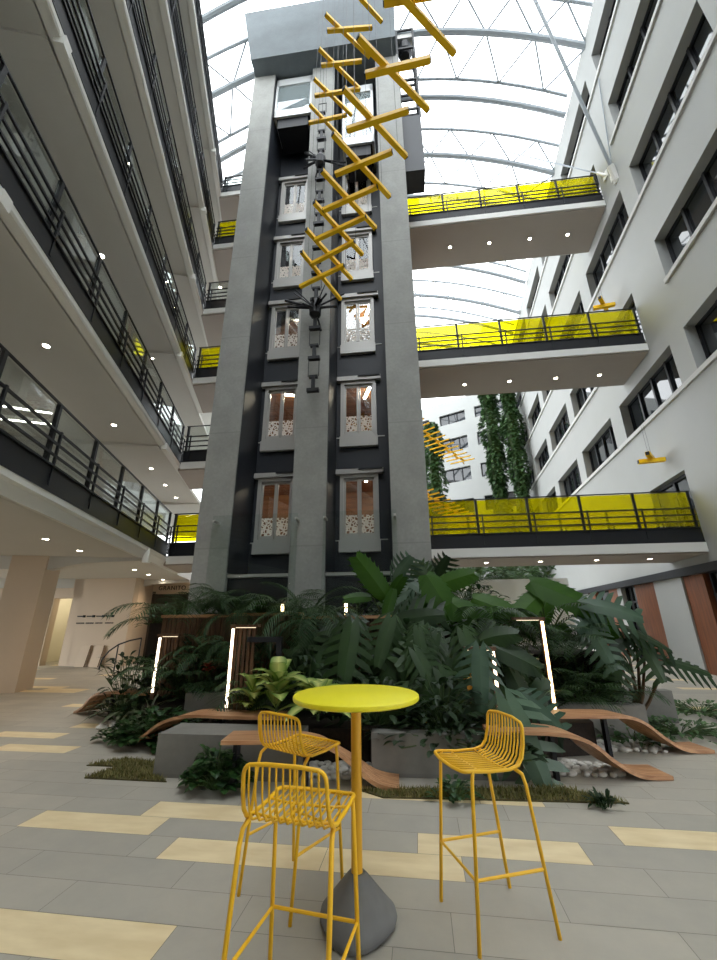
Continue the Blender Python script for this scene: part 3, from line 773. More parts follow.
bench('slatted wooden wave bench sweeping down to the floor left of the planter', [(-3.72,5.92,.02),(-3.4,5.72,.14),(-3.05,5.55,.36),(-2.7,5.47,.45),(-2.2,5.45,.45),(-1.5,5.45,.45)])
bench('slatted wooden wave bench running down beside the pebbles behind the table', [(-.16,4.74,.02),(-.40,4.73,.07),(-.66,4.69,.24),(-.92,4.60,.40),(-1.2,4.50,.45),(-1.85,4.44,.45)], .38)
bench('slatted wave bench curling to the paving right of the stool, front one', [(2.55,5.28,.02),(2.2,5.22,.05),(1.92,5.12,.20),(1.65,5.02,.40),(1.3,4.97,.46),(.75,4.95,.46)])
bench('slatted wave bench curling to the paving on the right, rear one', [(3.55,6.22,.02),(3.2,6.15,.05),(2.9,6.05,.20),(2.55,5.88,.42),(2.15,5.76,.46),(1.45,5.7,.46)])
bench('slatted wave bench end at the far left side of the planting', [(-5.95,7.65,.02),(-5.65,7.45,.14),(-5.3,7.2,.36),(-4.9,7.0,.45),(-4.2,6.9,.45)])

# light posts standing by the benches
def post(label, a, d, z0, z1, cap, mled, back=True):
    t = thing('light_post', label, 'light post', B(a, d, z0), -aB, 'light posts in the planting')
    h = z1-z0
    m = MB(); m.box((-.03,.0,-.1),(.03,.06,h)); m.build('post', M['slatwood'], t)
    m = MB(); m.box((-.016,-.014,0),(.016,0,h-.02)); m.build('light_strip', mled, t)
    x0, x1 = (min(0,cap)-.04, max(0,cap)+.04)
    m = MB(); m.box((x0,-.03,h),(x1,.10,h+.035)); m.build('top_board', M['slatwood'], t)
    if back:
        m = MB(); n = 5
        for i in range(n):
            x = cap*(i+.5)/n; m.box((x-.022,.02,-.05),(x+.022,.045,h))
        m.build('slat_panel', M['slatwood'], t)
    m = MB(); m.box((min(.04*(1 if cap>0 else -1),cap),-.006,h-.008),(max(.04*(1 if cap>0 else -1),cap),0,h-.002)) ; m.build('light_strip', M['leddim'], t)
post('light post with warm strip at the far left of the planting', -4.04, 6.6, .5, 1.32, .3, M['led'])
post('tall light post with white strip and top board left of the table', -2.55, 6.0, .42, 1.46, .34, M['led'])
post('light post with warm strip behind the right stool backrest', 1.07, 5.75, .45, 1.17, -.32, M['led'], False)
post('tall light post with golden strip above the rear right bench', 1.85, 6.15, .42, 1.53, -.34, M['ledy'], False)
t = thing('arm_post', 'black square post with short arm standing in the variegated plants', 'post', B(-1.83, 5.95, .3), -aB)
m = MB(); m.box((-.035,-.035,0),(.035,.035,1.02)); m.build('post', M['black'], t)
m = MB(); m.box((-.47,-.035,.96),(.035,.035,1.03)); m.build('arm', M['black'], t)
for k, (a, lab) in enumerate(((-1.1,'right'),(-2.28,'left'))):
    t = thing('garden_lamp', 'short glowing lamp stub on the terrace edge, %s one' % lab, 'lamp', B(a, 7.5, 1.52), -aB, 'terrace lamp stubs')
    m = MB(); m.box((-.03,-.01,0),(.03,.05,.33)); m.build('stub', M['black'], t)
    m = MB(); m.box((-.025,-.02,.12),(.025,-.01,.31)); m.build('light_strip', M['ledy'], t)

# ---------------------------------------------------------------- bar table and stools
def table():
    t = thing('bar_table', 'round lime-yellow bar table on an ochre pole and grey concrete foot', 'table', (-.027, 2.80, 0), R(20))
    vs = []; n = 48; mb = MB()
    prof = [(.172,0),(.198,.012),(.207,.035),(.200,.065),(.175,.092),(.06,.222),(.045,.236)]
    for i, (r_, z) in enumerate(prof):
        k = .085*(1-z/.27)
        for j in range(n):
            a = 2*math.pi*j/n; q = r_*(1+k*math.cos(3*a)); vs.append((q*math.cos(a), q*math.sin(a), z))
    fs = []
    for i in range(len(prof)-1):
        for j in range(n): fs.append((i*n+j, i*n+(j+1)%n, (i+1)*n+(j+1)%n, (i+1)*n+j))
    fs += [tuple(range(n-1,-1,-1)), tuple((len(prof)-1)*n+j for j in range(n))]
    mb.add(vs, fs); mb.build('base', M['cone'], t, smooth=True)
    m = MB(); m.lathe([(.033,.22),(.031,.25),(.031,1.082)], 24); m.build('pole', M['pole'], t, smooth=True)
    m = MB(); m.lathe([(.10,1.071),(.10,1.084)], 24); m.build('mounting_plate', M['pole'], t, smooth=True)
    m = MB(); m.lathe([(.378,1.082),(.388,1.088),(.391,1.098),(.389,1.110),(.381,1.115)], 64); m.build('tabletop', M['table'], t, smooth=True)
table()
def stool(label, loc, rz):
    t = thing('bar_stool', label, 'bar stool', loc, rz, 'yellow wire bar stools')
    SW = .196
    def side(x):   # seat side from the front edge round the bend up to the back
        return [(x,.185,.752),(x,.06,.742),(x,-.07,.742),(x,-.125,.757),(x*.99,-.155,.79),(x*.98,-.175,.85),(x*.97,-.185,.915)]
    left, right = side(-SW), side(SW)
    def arc(p, q, c, n=5):
        out = []
        for i in range(1, n):
            u = i/n; out.append(tuple((1-u)**2*p[k]+2*u*(1-u)*c[k]+u*u*q[k] for k in range(3)))
        return out
    loop = []
    # front edge, bowed, with round corners
    loop += left[:0]
    fl, frt = (-SW+.05,.225,.748), (SW-.05,.225,.748)
    loop += [fl, (-.08,.235,.746), (.08,.235,.746), frt] + arc(frt, right[0], (SW,.225,.75)) + right
    tr, tlp = (SW*.97-.05,-.192,.965), (-SW*.97+.05,-.192,.965)
    loop += arc(right[-1], tr, (SW*.97,-.19,.965)) + [tr, (.08,-.20,.972), (-.08,-.20,.972), tlp] + arc(tlp, left[-1], (-SW*.97,-.19,.965)) + left[::-1] + arc(left[0], fl, (-SW,.225,.75))
    m = MB(); m.tube(loop, .0095, 8, closed=True); m.build('frame', M['stool'], t, smooth='all')
    m = MB(); N = 11
    for i in range(N):
        x = -SW+2*SW*(i+1)/(N+1)
        k = 1-abs(x)/SW
        pts = [(x,.225+.008*k,.744),(x,.06,.734),(x,-.07,.732),(x,-.13,.748),(x*.99,-.163,.785),(x*.985,-.183,.85),(x*.975,-.193,.91),(x*.97,-.198,.968)]
        m.tube(pts, .0052, 6)
    m.build('seat_wires', M['stool'], t, smooth='all')
    for z, y in ((.735,.10),(.735,-.06)):
        m = MB(); m.tube([(-SW,y,.742),(-.1,y,.732),(.1,y,.732),(SW,y,.742)], .006, 6); m.build('cross_wire', M['stool'], t, smooth='all')
    for sx in (-1,1):
        m = MB(); m.tube([(sx*SW,.165,.75),(sx*SW*1.01,.175,.70),(sx*.213,.222,0)], .0105, 8); m.build('leg', M['stool'], t, smooth='all')
        m = MB(); m.tube([(sx*SW*.98,-.10,.742),(sx*SW*1.02,-.14,.715),(sx*SW*1.04,-.155,.66),(sx*.216,-.235,0)], .0105, 8); m.build('leg', M['stool'], t, smooth='all')
    zf = .285
    yf = .225-.05*zf/.70; yr = -.24+.085*zf/.66
    m = MB(); m.tube([(-.210,yr,zf),(-.206,yf,zf),(.206,yf,zf),(.210,yr,zf)], .0085, 8); m.build('footrest', M['stool'], t)
    return t
def heading(dx, dy): return math.atan2(dy, dx)-R(90)
stool('yellow wire bar stool nearest the camera, its back turned to the viewer', (-.275, 2.175, 0), heading(.09,.33))
stool('yellow wire bar stool left of the table, half hidden behind the front stool', (-.425, 3.13, 0), heading(.24,.33))
stool('yellow wire bar stool standing alone right of the table', (.729, 2.855, 0), heading(-.437,-.114))

# ---------------------------------------------------------------- hanging sculpture of yellow crossed bars
def cross(label, p0, p1, q0, q1, z, th, group, wire=True, top=25.0):
    c = (Vector(p0)+Vector(p1)+Vector(q0)+Vector(q1))/4
    t = thing('hanging_cross', label, 'hanging sculpture', (c.x, c.y, z), 0, group)
    for k, (a, b) in enumerate(((p0,p1),(q0,q1))):
        m = MB(); A = Vector((a[0]-c.x, a[1]-c.y, -th/2 if k else th/2)); Bv = Vector((b[0]-c.x, b[1]-c.y, -th/2 if k else th/2))
        m.beam(A, Bv, th, th); br = m.build('bar', M['yellow'], t)
        m = MB(); d = (Bv-A).normalized()
        m.beam(A-d*.015, A, th*.8, th*.8); m.build('end_cap', M['black'], br)
        m = MB(); m.beam(Bv, Bv+d*.015, th*.8, th*.8); m.build('end_cap', M['black'], br)
    if wire:
        A = Vector((p0[0]-c.x, p0[1]-c.y, th)); Bv = Vector((p1[0]-c.x, p1[1]-c.y, th))
        for u in (.15,.85):
            m = MB(); p = A.lerp(Bv, u); m.tube([p, (p.x,p.y,top-z)], .004, 4); m.build('wire', M['black'], t)
BIG = [([.40,2.97],[1.35,2.87],[.54,2.82],[1.45,3.45]),([.05,3.31],[1.19,4.18],[.16,3.69],[1.11,3.52]),([-.18,3.9],[.91,4.88],[-.14,4.41],[.86,4.14]),
 ([-.39,4.52],[.66,5.6],[-.38,5.12],[.64,4.75]),([-.63,5.11],[.41,6.27],[-.66,5.81],[.40,5.35]),([-.84,5.71],[.13,6.92],[-.90,6.48],[.19,5.95]),
 ([-1.07,6.29],[-.13,7.62],[-1.05,7.1],[-.05,6.52]),([-1.25,6.84],[-.43,8.27],[-1.41,7.76],[-.30,7.14])]
SML = [([-.45,4.75],[.67,5.59],[-.4,5.05],[.72,5.0]),([-.71,5.46],[.39,6.25],[-.68,5.71],[.43,5.66]),([-.93,6.08],[.13,6.92],[-.89,6.37],[.18,6.29]),([-1.12,6.69],[-.11,7.53],[-1.13,7.02],[.13,6.88]),([-1.31,7.27],[-.45,8.11],[-1.38,7.67],[-.26,7.48])]
nth = ['first','second','third','fourth','fifth','sixth','seventh','eighth','ninth','tenth','eleventh','twelfth','thirteenth','fourteenth']
for i, c in enumerate(BIG):
    cross('yellow crossed bars of the long lower chain before the tower, %s from the top' % nth[i], *c, 9.4, .082, 'lower chain of yellow crosses')
for i, c in enumerate(SML):
    cross('thin yellow crossed bars of the short upper chain, %s from the top' % nth[i], *c, 15.5, .085, 'upper chain of yellow crosses')
# two distant chains behind the tower
def far_chain(nm, p, q, n, L):
    p = Vector(p); q = Vector(q); h = math.atan2((q-p).y, (q-p).x)
    for i in range(n):
        u = i/(n-1); c = p.lerp(q, u); a = h+R(12 if i % 2 else -12); b = h+R(82+10*u)
        f = lambda an, l: ([c.x-math.cos(an)*l/2, c.y-math.sin(an)*l/2], [c.x+math.cos(an)*l/2, c.y+math.sin(an)*l/2])
        (p0,p1),(q0,q1) = f(a, L*.75), f(b, L)
        cross('small yellow crossed bars of the %s distant chain, %s from its tower end' % (nm, nth[i]), p0, p1, q0, q1, c.z, .06, 'distant %s chain of yellow crosses' % nm, wire=False)
far_chain('upper', (2.6,17.5,10.6), (6.3,22.5,10.6), 12, 1.5)
far_chain('lower', (2.8,17.3,7.0), (6.3,21.8,6.6), 12, 1.5)
c1 = Rw(RX-.45, 13.4, 6.3)
cross('small yellow crossed bars by the right wall over the lowest bridge', (c1.x-.3,c1.y-.3), (c1.x+.3,c1.y+.3), (c1.x-.35,c1.y+.1), (c1.x+.35,c1.y-.1), c1.z, .13, 'yellow crosses by the right wall', top=7.6)
c1 = Rw(RX-.5, 13.7, 12.7)
cross('small yellow crossed bars by the right wall over the middle bridge', (c1.x-.3,c1.y-.3), (c1.x+.3,c1.y+.3), (c1.x-.35,c1.y+.1), (c1.x+.35,c1.y-.1), c1.z, .13, 'yellow crosses by the right wall', top=14.2)
# black hanging chain in front of the middle pier
def black_chain():
    t = thing('hanging_chain', 'black hanging chain of spools and spiky rods before the middle pier', 'hanging sculpture', B(-2.32, 9.4, 7.2), -aB)
    z = .3; k = 0
    while z < 12.0:
        m = MB(); m.box((-.17,-.06,z),(.17,.06,z+.10)); m.box((-.12,-.05,z+.45),(.12,.05,z+.52)); m.box((-.05,-.04,z+.1),(.05,.04,z+.45)); m.build('spool', M['black'], t)
        m = MB(); m.tube([(-.15,0,z+.5),(-.15,0,z+1.06)], .012, 5); m.tube([(.15,0,z+.5),(.15,0,z+1.06)], .012, 5); m.tube([(-.15,0,z+1.04),(.15,0,z+1.04)], .012, 5); m.build('link', M['black'], t)
        z += 1.05; k += 1
    rr = random.Random(3)
    for zc, n in ((3.1,16),(9.6,14)):
        m = MB()
        for i in range(n):
            a = rr.uniform(0, 6.28); e = rr.uniform(-.7,.9); L = rr.uniform(.5,1.15)
            d = Vector((math.cos(a)*math.cos(e), math.sin(a)*math.cos(e)*.45, math.sin(e)))
            m.tube([d*.05+Vector((0,-.1,zc)), d*L+Vector((0,-.1,zc))], rr.choice((.018,.03,.04)), 6)
        m.lathe([(.05,-.3),(.17,-.2),(.19,.1),(.08,.35)], 12, (0,-.05,zc)); m.build('rod_burst', M['black'], t)
    m = MB(); m.tube([(0,0,12.2),(0,0,16.15)], .01, 5); m.build('wire', M['black'], t)
black_chain()

# ---------------------------------------------------------------- plants
rnd = random.Random(11)
def frame_of(d, up=Vector((0,0,1))):
    d = d.normalized(); s = d.cross(up)
    if s.length < 1e-3: s = Vector((1,0,0))
    s.normalize(); return d, s, s.cross(d)
def blade(mb, base, d, L, W, droop=.3, fold=.15, n=5, shape='oval', up=Vector((0,0,1)), tone=None, edge=None):
    d, s, nn = frame_of(d, up); vs = []; fs = []; tn = rnd.random()*.7 if tone is None else tone
    c = []
    for i in range(n+1):
        u = i/n
        hw = W/2*(math.sin(math.pi*min(1,u*.92+.06))**.75 if shape == 'oval' else (1-u)**.6*min(1,u*6+.25) if shape == 'strap' else math.sin(math.pi*(u*.8+.2))**.7)
        if i == n: hw = 0
        p = base+d*(L*u)-Vector((0,0,1))*(droop*L*u*u)
        c.append((p, hw))
    k = len(mb.v); tl = []
    for p, hw in c:
        vs += [p+s*hw+nn*fold*hw, p, p-s*hw+nn*fold*hw]
        e = tn if edge is None else edge
        tl += [e, tn, e]
    for i in range(n): fs += [(3*i,3*i+1,3*i+4,3*i+3), (3*i+1,3*i+2,3*i+5,3*i+4)]
    mb.add(vs, fs); mb.t[k:] = [x+.001 for x in tl]
def monstera_blade(mb, base, d, L, W, droop=.35, up=Vector((0,0,1)), K=7, cut=.34):
    d, s, nn = frame_of(d, up); tn = rnd.random()*.8
    def pt(u, f, side, hw):
        uu = u+.20*f*f*(1-.4*u); r_ = hw*f
        return base+d*(L*uu)+s*(side*r_)-Vector((0,0,1))*(droop*L*max(uu,0)**2)-nn*(.28*W*f*f)*.5
    def hw(u): return W/2*max(.03, math.sqrt(max(0, 1-((u-.34)/(.60 if u < .34 else .70))**2)))
    k0 = len(mb.v)
    for side in (-1,1):
        for i in range(K):
            u0 = -.20+i*1.16/K; u1 = u0+1.16/K; g = (u1-u0)*.19
            h0, h1, hm = hw(u0), hw(u1), hw((u0+u1)/2)
            a0, a1 = max(u0,0), max(u1,.02)
            vs = [base+d*(L*a0)-Vector((0,0,1))*(droop*L*a0*a0), base+d*(L*a1)-Vector((0,0,1))*(droop*L*a1*a1), pt(u1,cut,side,h1), pt(u0,cut,side,h0),
                  pt(u0+g,cut,side,h0), pt(u1-g,cut,side,h1), pt(u1-g*1.1,.78,side,hm), pt(u0+g*1.1,.78,side,hm), pt(u1-g*2.2,.98,side,hm), pt(u0+g*2.6,1.0,side,hm)]
            k1 = len(mb.v); mb.add(vs, [(0,1,2,3),(4,5,6,7),(7,6,8,9)])
            jt = min(1, max(0, tn+rnd.uniform(-.16,.16)))
            mb.t[k1:] = [min(1, tn+.25)+.001, min(1, tn+.25)+.001]+[jt+.001]*(len(mb.v)-k1-2)
def frond(mb, st, base, az, el, L, bend=1.0, N=20, wl=.34, wd=.035, r=.008):
    pts = [Vector(base)]; e = el; seg = L/12
    for i in range(12):
        d = Vector((math.cos(az)*math.cos(e), math.sin(az)*math.cos(e), math.sin(e)))
        pts.append(pts[-1]+d*seg); e -= bend*(.06+.14*i/12)
    st.tube(pts, [r*(1-.8*i/12) for i in range(13)], 5)
    for i in range(N):
        u = .16+.84*(i+.5)/N; x = u*12; j = min(int(x), 11); p = pts[j].lerp(pts[j+1], x-j); d = (pts[j+1]-pts[j]).normalized()
        s = d.cross(Vector((0,0,1)))
        if s.length < .05: s = Vector((-math.sin(az), math.cos(az), 0))
        s.normalize(); l = wl*L*(math.sin(math.pi*(u*.78+.16))**.8)
        for sd in (-1,1):
            blade(mb, p, (d*.75+s*sd*.9+Vector((0,0,.25))), l, wd, droop=.45, fold=.3, n=3, shape='strap')
def plant(kind, label, a, d, z, group=None, cat='plant'):
    return thing(kind, label, cat, B(a, d, z), -aB, group)
def finish(t, fol, st, fm, sm='stem', smooth=False):
    if fol.v: fol.build('foliage', M[fm], t, smooth='all' if smooth else False, fix=False)
    if st.v: st.build('stem', M[sm], t, fix=False)
    return t
def palm(label, a, d, z, n, L, seed, m='palm', el=(.5,1.3), az=(0,6.28), kind='palm', bend=1.0, N=20, wd=.032, wl=.34):
    rnd.seed(seed); t = plant(kind, label, a, d, z); f, s = MB(), MB()
    for i in range(n):
        A = az[0]+(az[1]-az[0])*(i+rnd.uniform(-.3,.3))/n
        frond(f, s, (rnd.uniform(-.05,.05), rnd.uniform(-.05,.05), 0), A, rnd.uniform(*el), L*rnd.uniform(.75,1.1), bend*rnd.uniform(.8,1.2), N, wl, wd)
    return finish(t, f, s, m)
def monstera(label, a, d, z, leaves, seed, m='monstera', kind='monstera', extra=0, ex=(.6,.5,.9), size=.42):
    """leaves: (dx, dy, dz, direction azimuth degrees, downward tilt, length); extra random leaves in a dome"""
    rnd.seed(seed); t = plant(kind, label, a, d, z); f, s = MB(), MB(); L = list(leaves)
    for i in range(extra):
        A = rnd.uniform(math.pi*.95, math.pi*2.05); r_ = rnd.uniform(.25,1)
        L.append((math.cos(A)*ex[0]*r_, math.sin(A)*ex[1]*r_, ex[2]*rnd.uniform(.3,1), math.degrees(A)+rnd.uniform(-30,30), rnd.uniform(.2,.9), size*rnd.uniform(.7,1.15)))
    for dx, dy, dz, A, tilt, ln in L:
        A = R(A); dr = Vector((math.cos(A), math.sin(A), -tilt)); b = Vector((dx,dy,dz))
        up = Vector((math.cos(A)*.3, math.sin(A)*.3-.35, 1))
        monstera_blade(f, b, dr, ln, ln*.95, up=up, droop=rnd.uniform(.15,.4))
        s.tube([(0,0,0),(dx*.35,dy*.35,dz*.62),(dx*.8,dy*.8,dz*.98),tuple(b)], .010, 5)
    return finish(t, f, s, m)
def broad(label, a, d, z, n, L, W, seed, m='shrub', kind='shrub', rad=.5, h=.5, dome=True, droop=.4, edge=None, fold=.15, cat='plant', flat=.25, group=None, up_el=(.0,1.1), azr=(0,6.283)):
    rnd.seed(seed); t = plant(kind, label, a, d, z, group, cat); f, s = MB(), MB()
    for i in range(n):
        A = rnd.uniform(*azr); r_ = math.sqrt(rnd.random()); e = rnd.uniform(*up_el)
        hh = h*(1-r_*r_*.75)*rnd.uniform(.45,1) if dome else h*rnd.uniform(.1,1)
        b = Vector((math.cos(A)*rad*r_, math.sin(A)*rad*r_*.8, hh))
        A2 = A+rnd.uniform(-.7,.7)
        dr = Vector((math.cos(A2)*math.cos(e), math.sin(A2)*math.cos(e), math.sin(e)*.8))
        blade(f, b, dr, L*rnd.uniform(.7,1.15), W*rnd.uniform(.8,1.15), droop=droop*rnd.uniform(.5,1.5), fold=fold, n=4, edge=edge)
        if i % 3 == 0: s.tube([(b.x*.15,b.y*.15,0),(b.x*.6,b.y*.6,b.z*.7),tuple(b)], .006, 4)
    return finish(t, f, s, m)
def rosette(label, a, d, z, n, L, W, seed, m, kind, el=(.5,1.4), droop=.5, edge=None, fold=.25):
    rnd.seed(seed); t = plant(kind, label, a, d, z); f, s = MB(), MB()
    s.tube([(0,0,0),(0,0,.14)], .02, 6)
    for i in range(n):
        A = i*2.399; e = rnd.uniform(*el)
        dr = Vector((math.cos(A)*math.cos(e), math.sin(A)*math.cos(e), math.sin(e)))
        blade(f, Vector((0,0,.05+(.3 if edge is not None else .1)*i/n)), dr, L*rnd.uniform(.75,1.1), W, droop=droop, fold=fold, n=6, shape='oval', edge=edge, tone=rnd.uniform(.55,1) if edge is not None else None)
    return finish(t, f, s, m)

# --- upper terrace
palm('feathery palm arching over the left end of the terrace', -4.1, 8.2, 1.52, 11, 1.35, 1)
palm('drooping palm beside the left glass screen', -3.45, 7.75, 1.52, 10, 1.15, 2, bend=1.3)
palm('small dark palm spilling over the terrace edge above the left light post', -3.0, 7.3, 1.55, 9, .95, 3, bend=1.5, az=(3.0,6.4))
t_ = plant('fan_palm', 'fan palm with one big bright green backlit leaf above the light post', -2.72, 7.45, 1.52); rnd.seed(4); f, s = MB(), MB()
for i in range(15):
    A = R(200-220*i/14); blade(f, Vector((0,0,.12)), Vector((math.cos(A), -.25, math.sin(A)*.75)), .36, .105, droop=.05, fold=.2, n=3, shape='oval')
s.tube([(0,0,0),(0,0,.14)], .014, 6); finish(t_, f, s, 'bright')
palm('grey-green palm in front of the middle pier', -1.95, 8.0, 1.52, 12, 1.3, 5, el=(.4,1.2))
palm('palm with low fronds hanging over the dark slats', -1.45, 7.45, 1.5, 9, 1.05, 6, bend=1.5, az=(3.2,6.2), el=(.3,.9))
palm('tall palm rising right of the tower corner', .95, 8.3, 1.52, 12, 1.35, 9, el=(.6,1.4))
broad('loose leafy shrub filling the terrace right of the tower', 1.25, 8.4, 1.5, 170, .20, .09, 12, rad=.75, h=.85)
broad('low shrub hiding the foot of the middle pier', -2.4, 8.6, 1.5, 120, .18, .07, 13, m='fern', rad=.6, h=.5)
broad('low shrub at the foot of the right shaft', -1.0, 8.7, 1.5, 120, .18, .07, 14, m='fern', rad=.7, h=.5)
broad('dark leafy shrub at the foot of the left shaft', -3.6, 8.8, 1.5, 120, .18, .07, 15, m='fern', rad=.7, h=.45)
broad('leafy shrub at the left corner of the terrace', -4.55, 7.55, 1.4, 110, .16, .07, 16, rad=.45, h=.5)
palm('palm with a long grey-green frond sweeping right over the golden light post', 1.55, 7.3, 1.1, 9, 1.25, 18, az=(-1.6,1.4), el=(.5,1.0), bend=1.1)
palm('palm arching over the right end of the planting', 2.45, 7.2, .9, 10, 1.15, 19, az=(-2.2,1.0), el=(.5,1.2))
broad('yellow-green shrub glowing behind the golden light post', 1.55, 6.9, .35, 150, .18, .07, 20, m='bright', rad=.5, h=1.15, dome=False)
# --- large leaves facing the viewer
def hero(label, a, d, z0, leaves, seed, m='monstera', kind='monstera', split=True, extra=0, ex=(.6,.4,.3,1.0), sz=.6, angs=(195,345), wr=None):
    """leaves: (a, d, z, direction of the tip across the view in degrees, length), in bridge coordinates"""
    rnd.seed(seed); t = plant(kind, label, a, d, z0); f, s_ = MB(), MB(); L = list(leaves)
    for i in range(extra):
        L.append((a+rnd.uniform(-ex[0],ex[0]), d+rnd.uniform(-ex[1],.15), z0+rnd.uniform(ex[2],ex[3]), rnd.uniform(*angs), sz*rnd.uniform(.7,1.15)))
    for la, ld, lz, ang, ln in L:
        g = R(ang); dr = Vector((math.cos(g), -.30, math.sin(g))).normalized(); c = Vector((la-a, ld-d, lz-z0)); b = c-dr*ln*.45
        up = Vector((rnd.uniform(-.25,.25), -.95, .5))
        if split: monstera_blade(f, b, dr, ln, ln*(wr or 1.02), up=up, droop=rnd.uniform(.05,.25), K=7)
        else: monstera_blade(f, b, dr, ln, ln*(wr or .62), up=up, droop=rnd.uniform(.05,.2), K=9, cut=.80)
        s_.tube([(0,0,0),(b.x*.3,b.y*.5+.05,b.z*.55),(b.x*.8,b.y*.9+.03,b.z*.97),tuple(b)], .011, 5)
    return finish(t, f, s_, m)
hero('large philodendron raising broad upright leaves before the right lift shaft', -.45, 7.55, 1.5, [(-.59,7.2,2.27,124,.98),(-.2,7.3,2.1,60,.62),(-.85,7.3,1.95,175,.5),(-.3,7.2,1.85,250,.5)], 7, m='bright', kind='philodendron', split=False, wr=.5)
hero('pale blue-green monstera with one leaf against the right pier', .0, 7.7, 1.5, [(-.04,7.4,2.48,60,.66),(.2,7.4,2.1,330,.5),(-.15,7.3,1.9,220,.5)], 96, m='teal')
hero('monstera with wide split leaves hanging over the dark slats, left clump', -1.05, 6.85, .34, [(-1.01,6.6,1.45,185,.7),(-1.24,6.3,1.08,232,.75),(-.88,6.2,1.16,262,.8),(-1.6,6.5,1.25,200,.6)], 21, extra=7, ex=(.6,.5,.3,.95))
hero('monstera with pale split leaves above the table, middle clump', .05, 6.75, .34, [(.11,6.6,1.6,18,.95),(.15,6.2,1.12,205,.75),(.45,6.25,1.15,320,.7),(-.35,6.3,1.3,250,.65),(-.3,6.2,.8,280,.7)], 22, extra=8, ex=(.6,.5,.3,.9))
hero('dark monstera behind the right table edge', .45, 6.2, .34, [(.16,5.6,.62,260,.6),(.5,5.6,.7,300,.6),(-.2,5.6,.55,230,.55)], 23, extra=11, ex=(.7,.55,.2,1.1), sz=.55)
hero('philodendron with mid-green leaves right of the tower foot', .75, 7.4, 1.2, [(.55,7.0,1.92,300,.95),(.8,7.2,2.2,20,.75),(1.05,6.6,1.5,320,1.05),(.3,7.1,1.8,215,.7),(1.4,6.9,1.75,340,.8)], 10, m='bright', kind='philodendron', split=False)
hero('dark split-leaf monstera beside the tower right corner', .3, 7.9, 1.5, [(.35,7.6,2.3,110,.6),(.65,7.7,2.45,60,.6)], 8, extra=9, ex=(.6,.4,.2,.95))
hero('upper monstera with one broad bright leaf over the golden light post', 2.25, 7.3, 1.0, [(2.40,6.9,1.95,335,.95),(1.9,6.9,1.75,215,.7),(2.9,7.0,1.6,320,.7)], 17, m='bright', split=False, extra=2, ex=(.4,.3,.3,.7))
hero('blue-green philodendron leaf reaching toward the timber panels', 2.9, 7.0, .4, [(3.0,6.6,1.70,352,.72),(2.75,6.6,1.2,290,.55),(2.7,6.7,1.5,200,.5)], 18, m='teal', kind='philodendron')
hero('long pale-edged leaf plant between the two right light posts', 1.35, 6.2, .34, [(1.36,5.9,1.10,338,.62),(1.2,6.0,1.35,20,.55),(1.4,6.0,.7,290,.55)], 19, kind='philodendron', split=False, extra=3, ex=(.3,.3,.2,.8))
# --- lower bed
hero('blue-green monstera leaf held up on a stalk behind the right stool', .85, 5.65, .34, [(.83,5.4,.95,262,.60)], 24, m='teal')
hero('blue-green monstera drooping over the pebbles right of the stool', 1.1, 5.3, .34, [(1.14,4.92,.42,292,.75),(.85,5.0,.35,240,.5),(1.4,5.2,.6,330,.5)], 25, m='teal')
palm('dark fern-like palm filling the bed left of the black post', -2.25, 6.45, .4, 12, 1.0, 80, az=(2.9,6.5), el=(.5,1.2), bend=1.2, N=18)
palm('dark palm in the middle of the bed behind the variegated plants', -1.55, 6.2, .4, 11, .95, 81, az=(2.9,6.5), el=(.6,1.2), bend=1.2, N=18)
palm('dark palm in front of the terrace slats above the left bench', -3.6, 6.7, .4, 12, 1.1, 82, az=(2.9,6.5), el=(.6,1.25), bend=1.1, N=18)
palm('tall feathery palm at the left corner of the terrace', -4.35, 7.7, 1.4, 11, 1.5, 83, el=(.5,1.2), bend=1.2)
palm('arching palm between the glass screens', -2.3, 7.7, 1.52, 11, 1.25, 84, el=(.5,1.1), bend=1.3)
palm('palm with grey-green fronds hanging in front of the middle slats', -1.7, 7.1, 1.5, 9, 1.1, 85, az=(3.3,6.2), el=(.2,.7), bend=1.6)
palm('low palm at the right end of the terrace slats', 1.3, 7.1, 1.45, 10, 1.15, 86, az=(3.3,6.6), el=(.3,.9), bend=1.4)
palm('palm with dark fronds behind the broad bright leaf', 2.3, 7.6, 1.0, 12, 1.35, 87, az=(-2.9,1.2), el=(.5,1.2))
broad('dense leafy shrub rising behind the middle clump of monsteras', .2, 7.05, .34, 220, .22, .09, 88, m='fern', rad=.7, h=1.2, dome=False)
broad('dense leafy shrub behind the left clump of monsteras', -1.0, 7.0, .34, 200, .22, .09, 89, m='fern', rad=.7, h=1.15, dome=False)
broad('dense leafy shrub at the right end of the lower bed', 1.1, 6.7, .34, 240, .20, .08, 90, m='fern', rad=.6, h=1.2, dome=False)
broad('low leafy plants hanging over the middle concrete wall', .3, 5.25, .25, 170, .15, .07, 91, m='fern', rad=.75, h=.3)
broad('leafy shrub right of the rear right bench', 2.5, 6.9, .34, 180, .16, .06, 92, m='fern', rad=.6, h=.7)
rosette('variegated dumb cane with cream striped leaves behind the left stool', -1.62, 5.3, .50, 28, .62, .21, 26, 'lightgreen', 'dumb_cane', el=(.5,1.3), edge=.05)
rosette('variegated dumb cane with yellow-green leaves against the table pole', -1.10, 5.25, .44, 24, .56, .19, 27, 'lightgreen', 'dumb_cane', el=(.4,1.2), edge=.05)
rosette('pale variegated plant at the foot of the white light post', -2.05, 5.62, .40, 18, .5, .16, 28, 'lightgreen', 'dumb_cane', el=(.4,1.2), edge=.05)
rosette('red-leaved bromeliad glowing left of the white light post', -3.1, 6.45, .75, 12, .24, .05, 29, 'red', 'bromeliad', el=(.3,1.3))
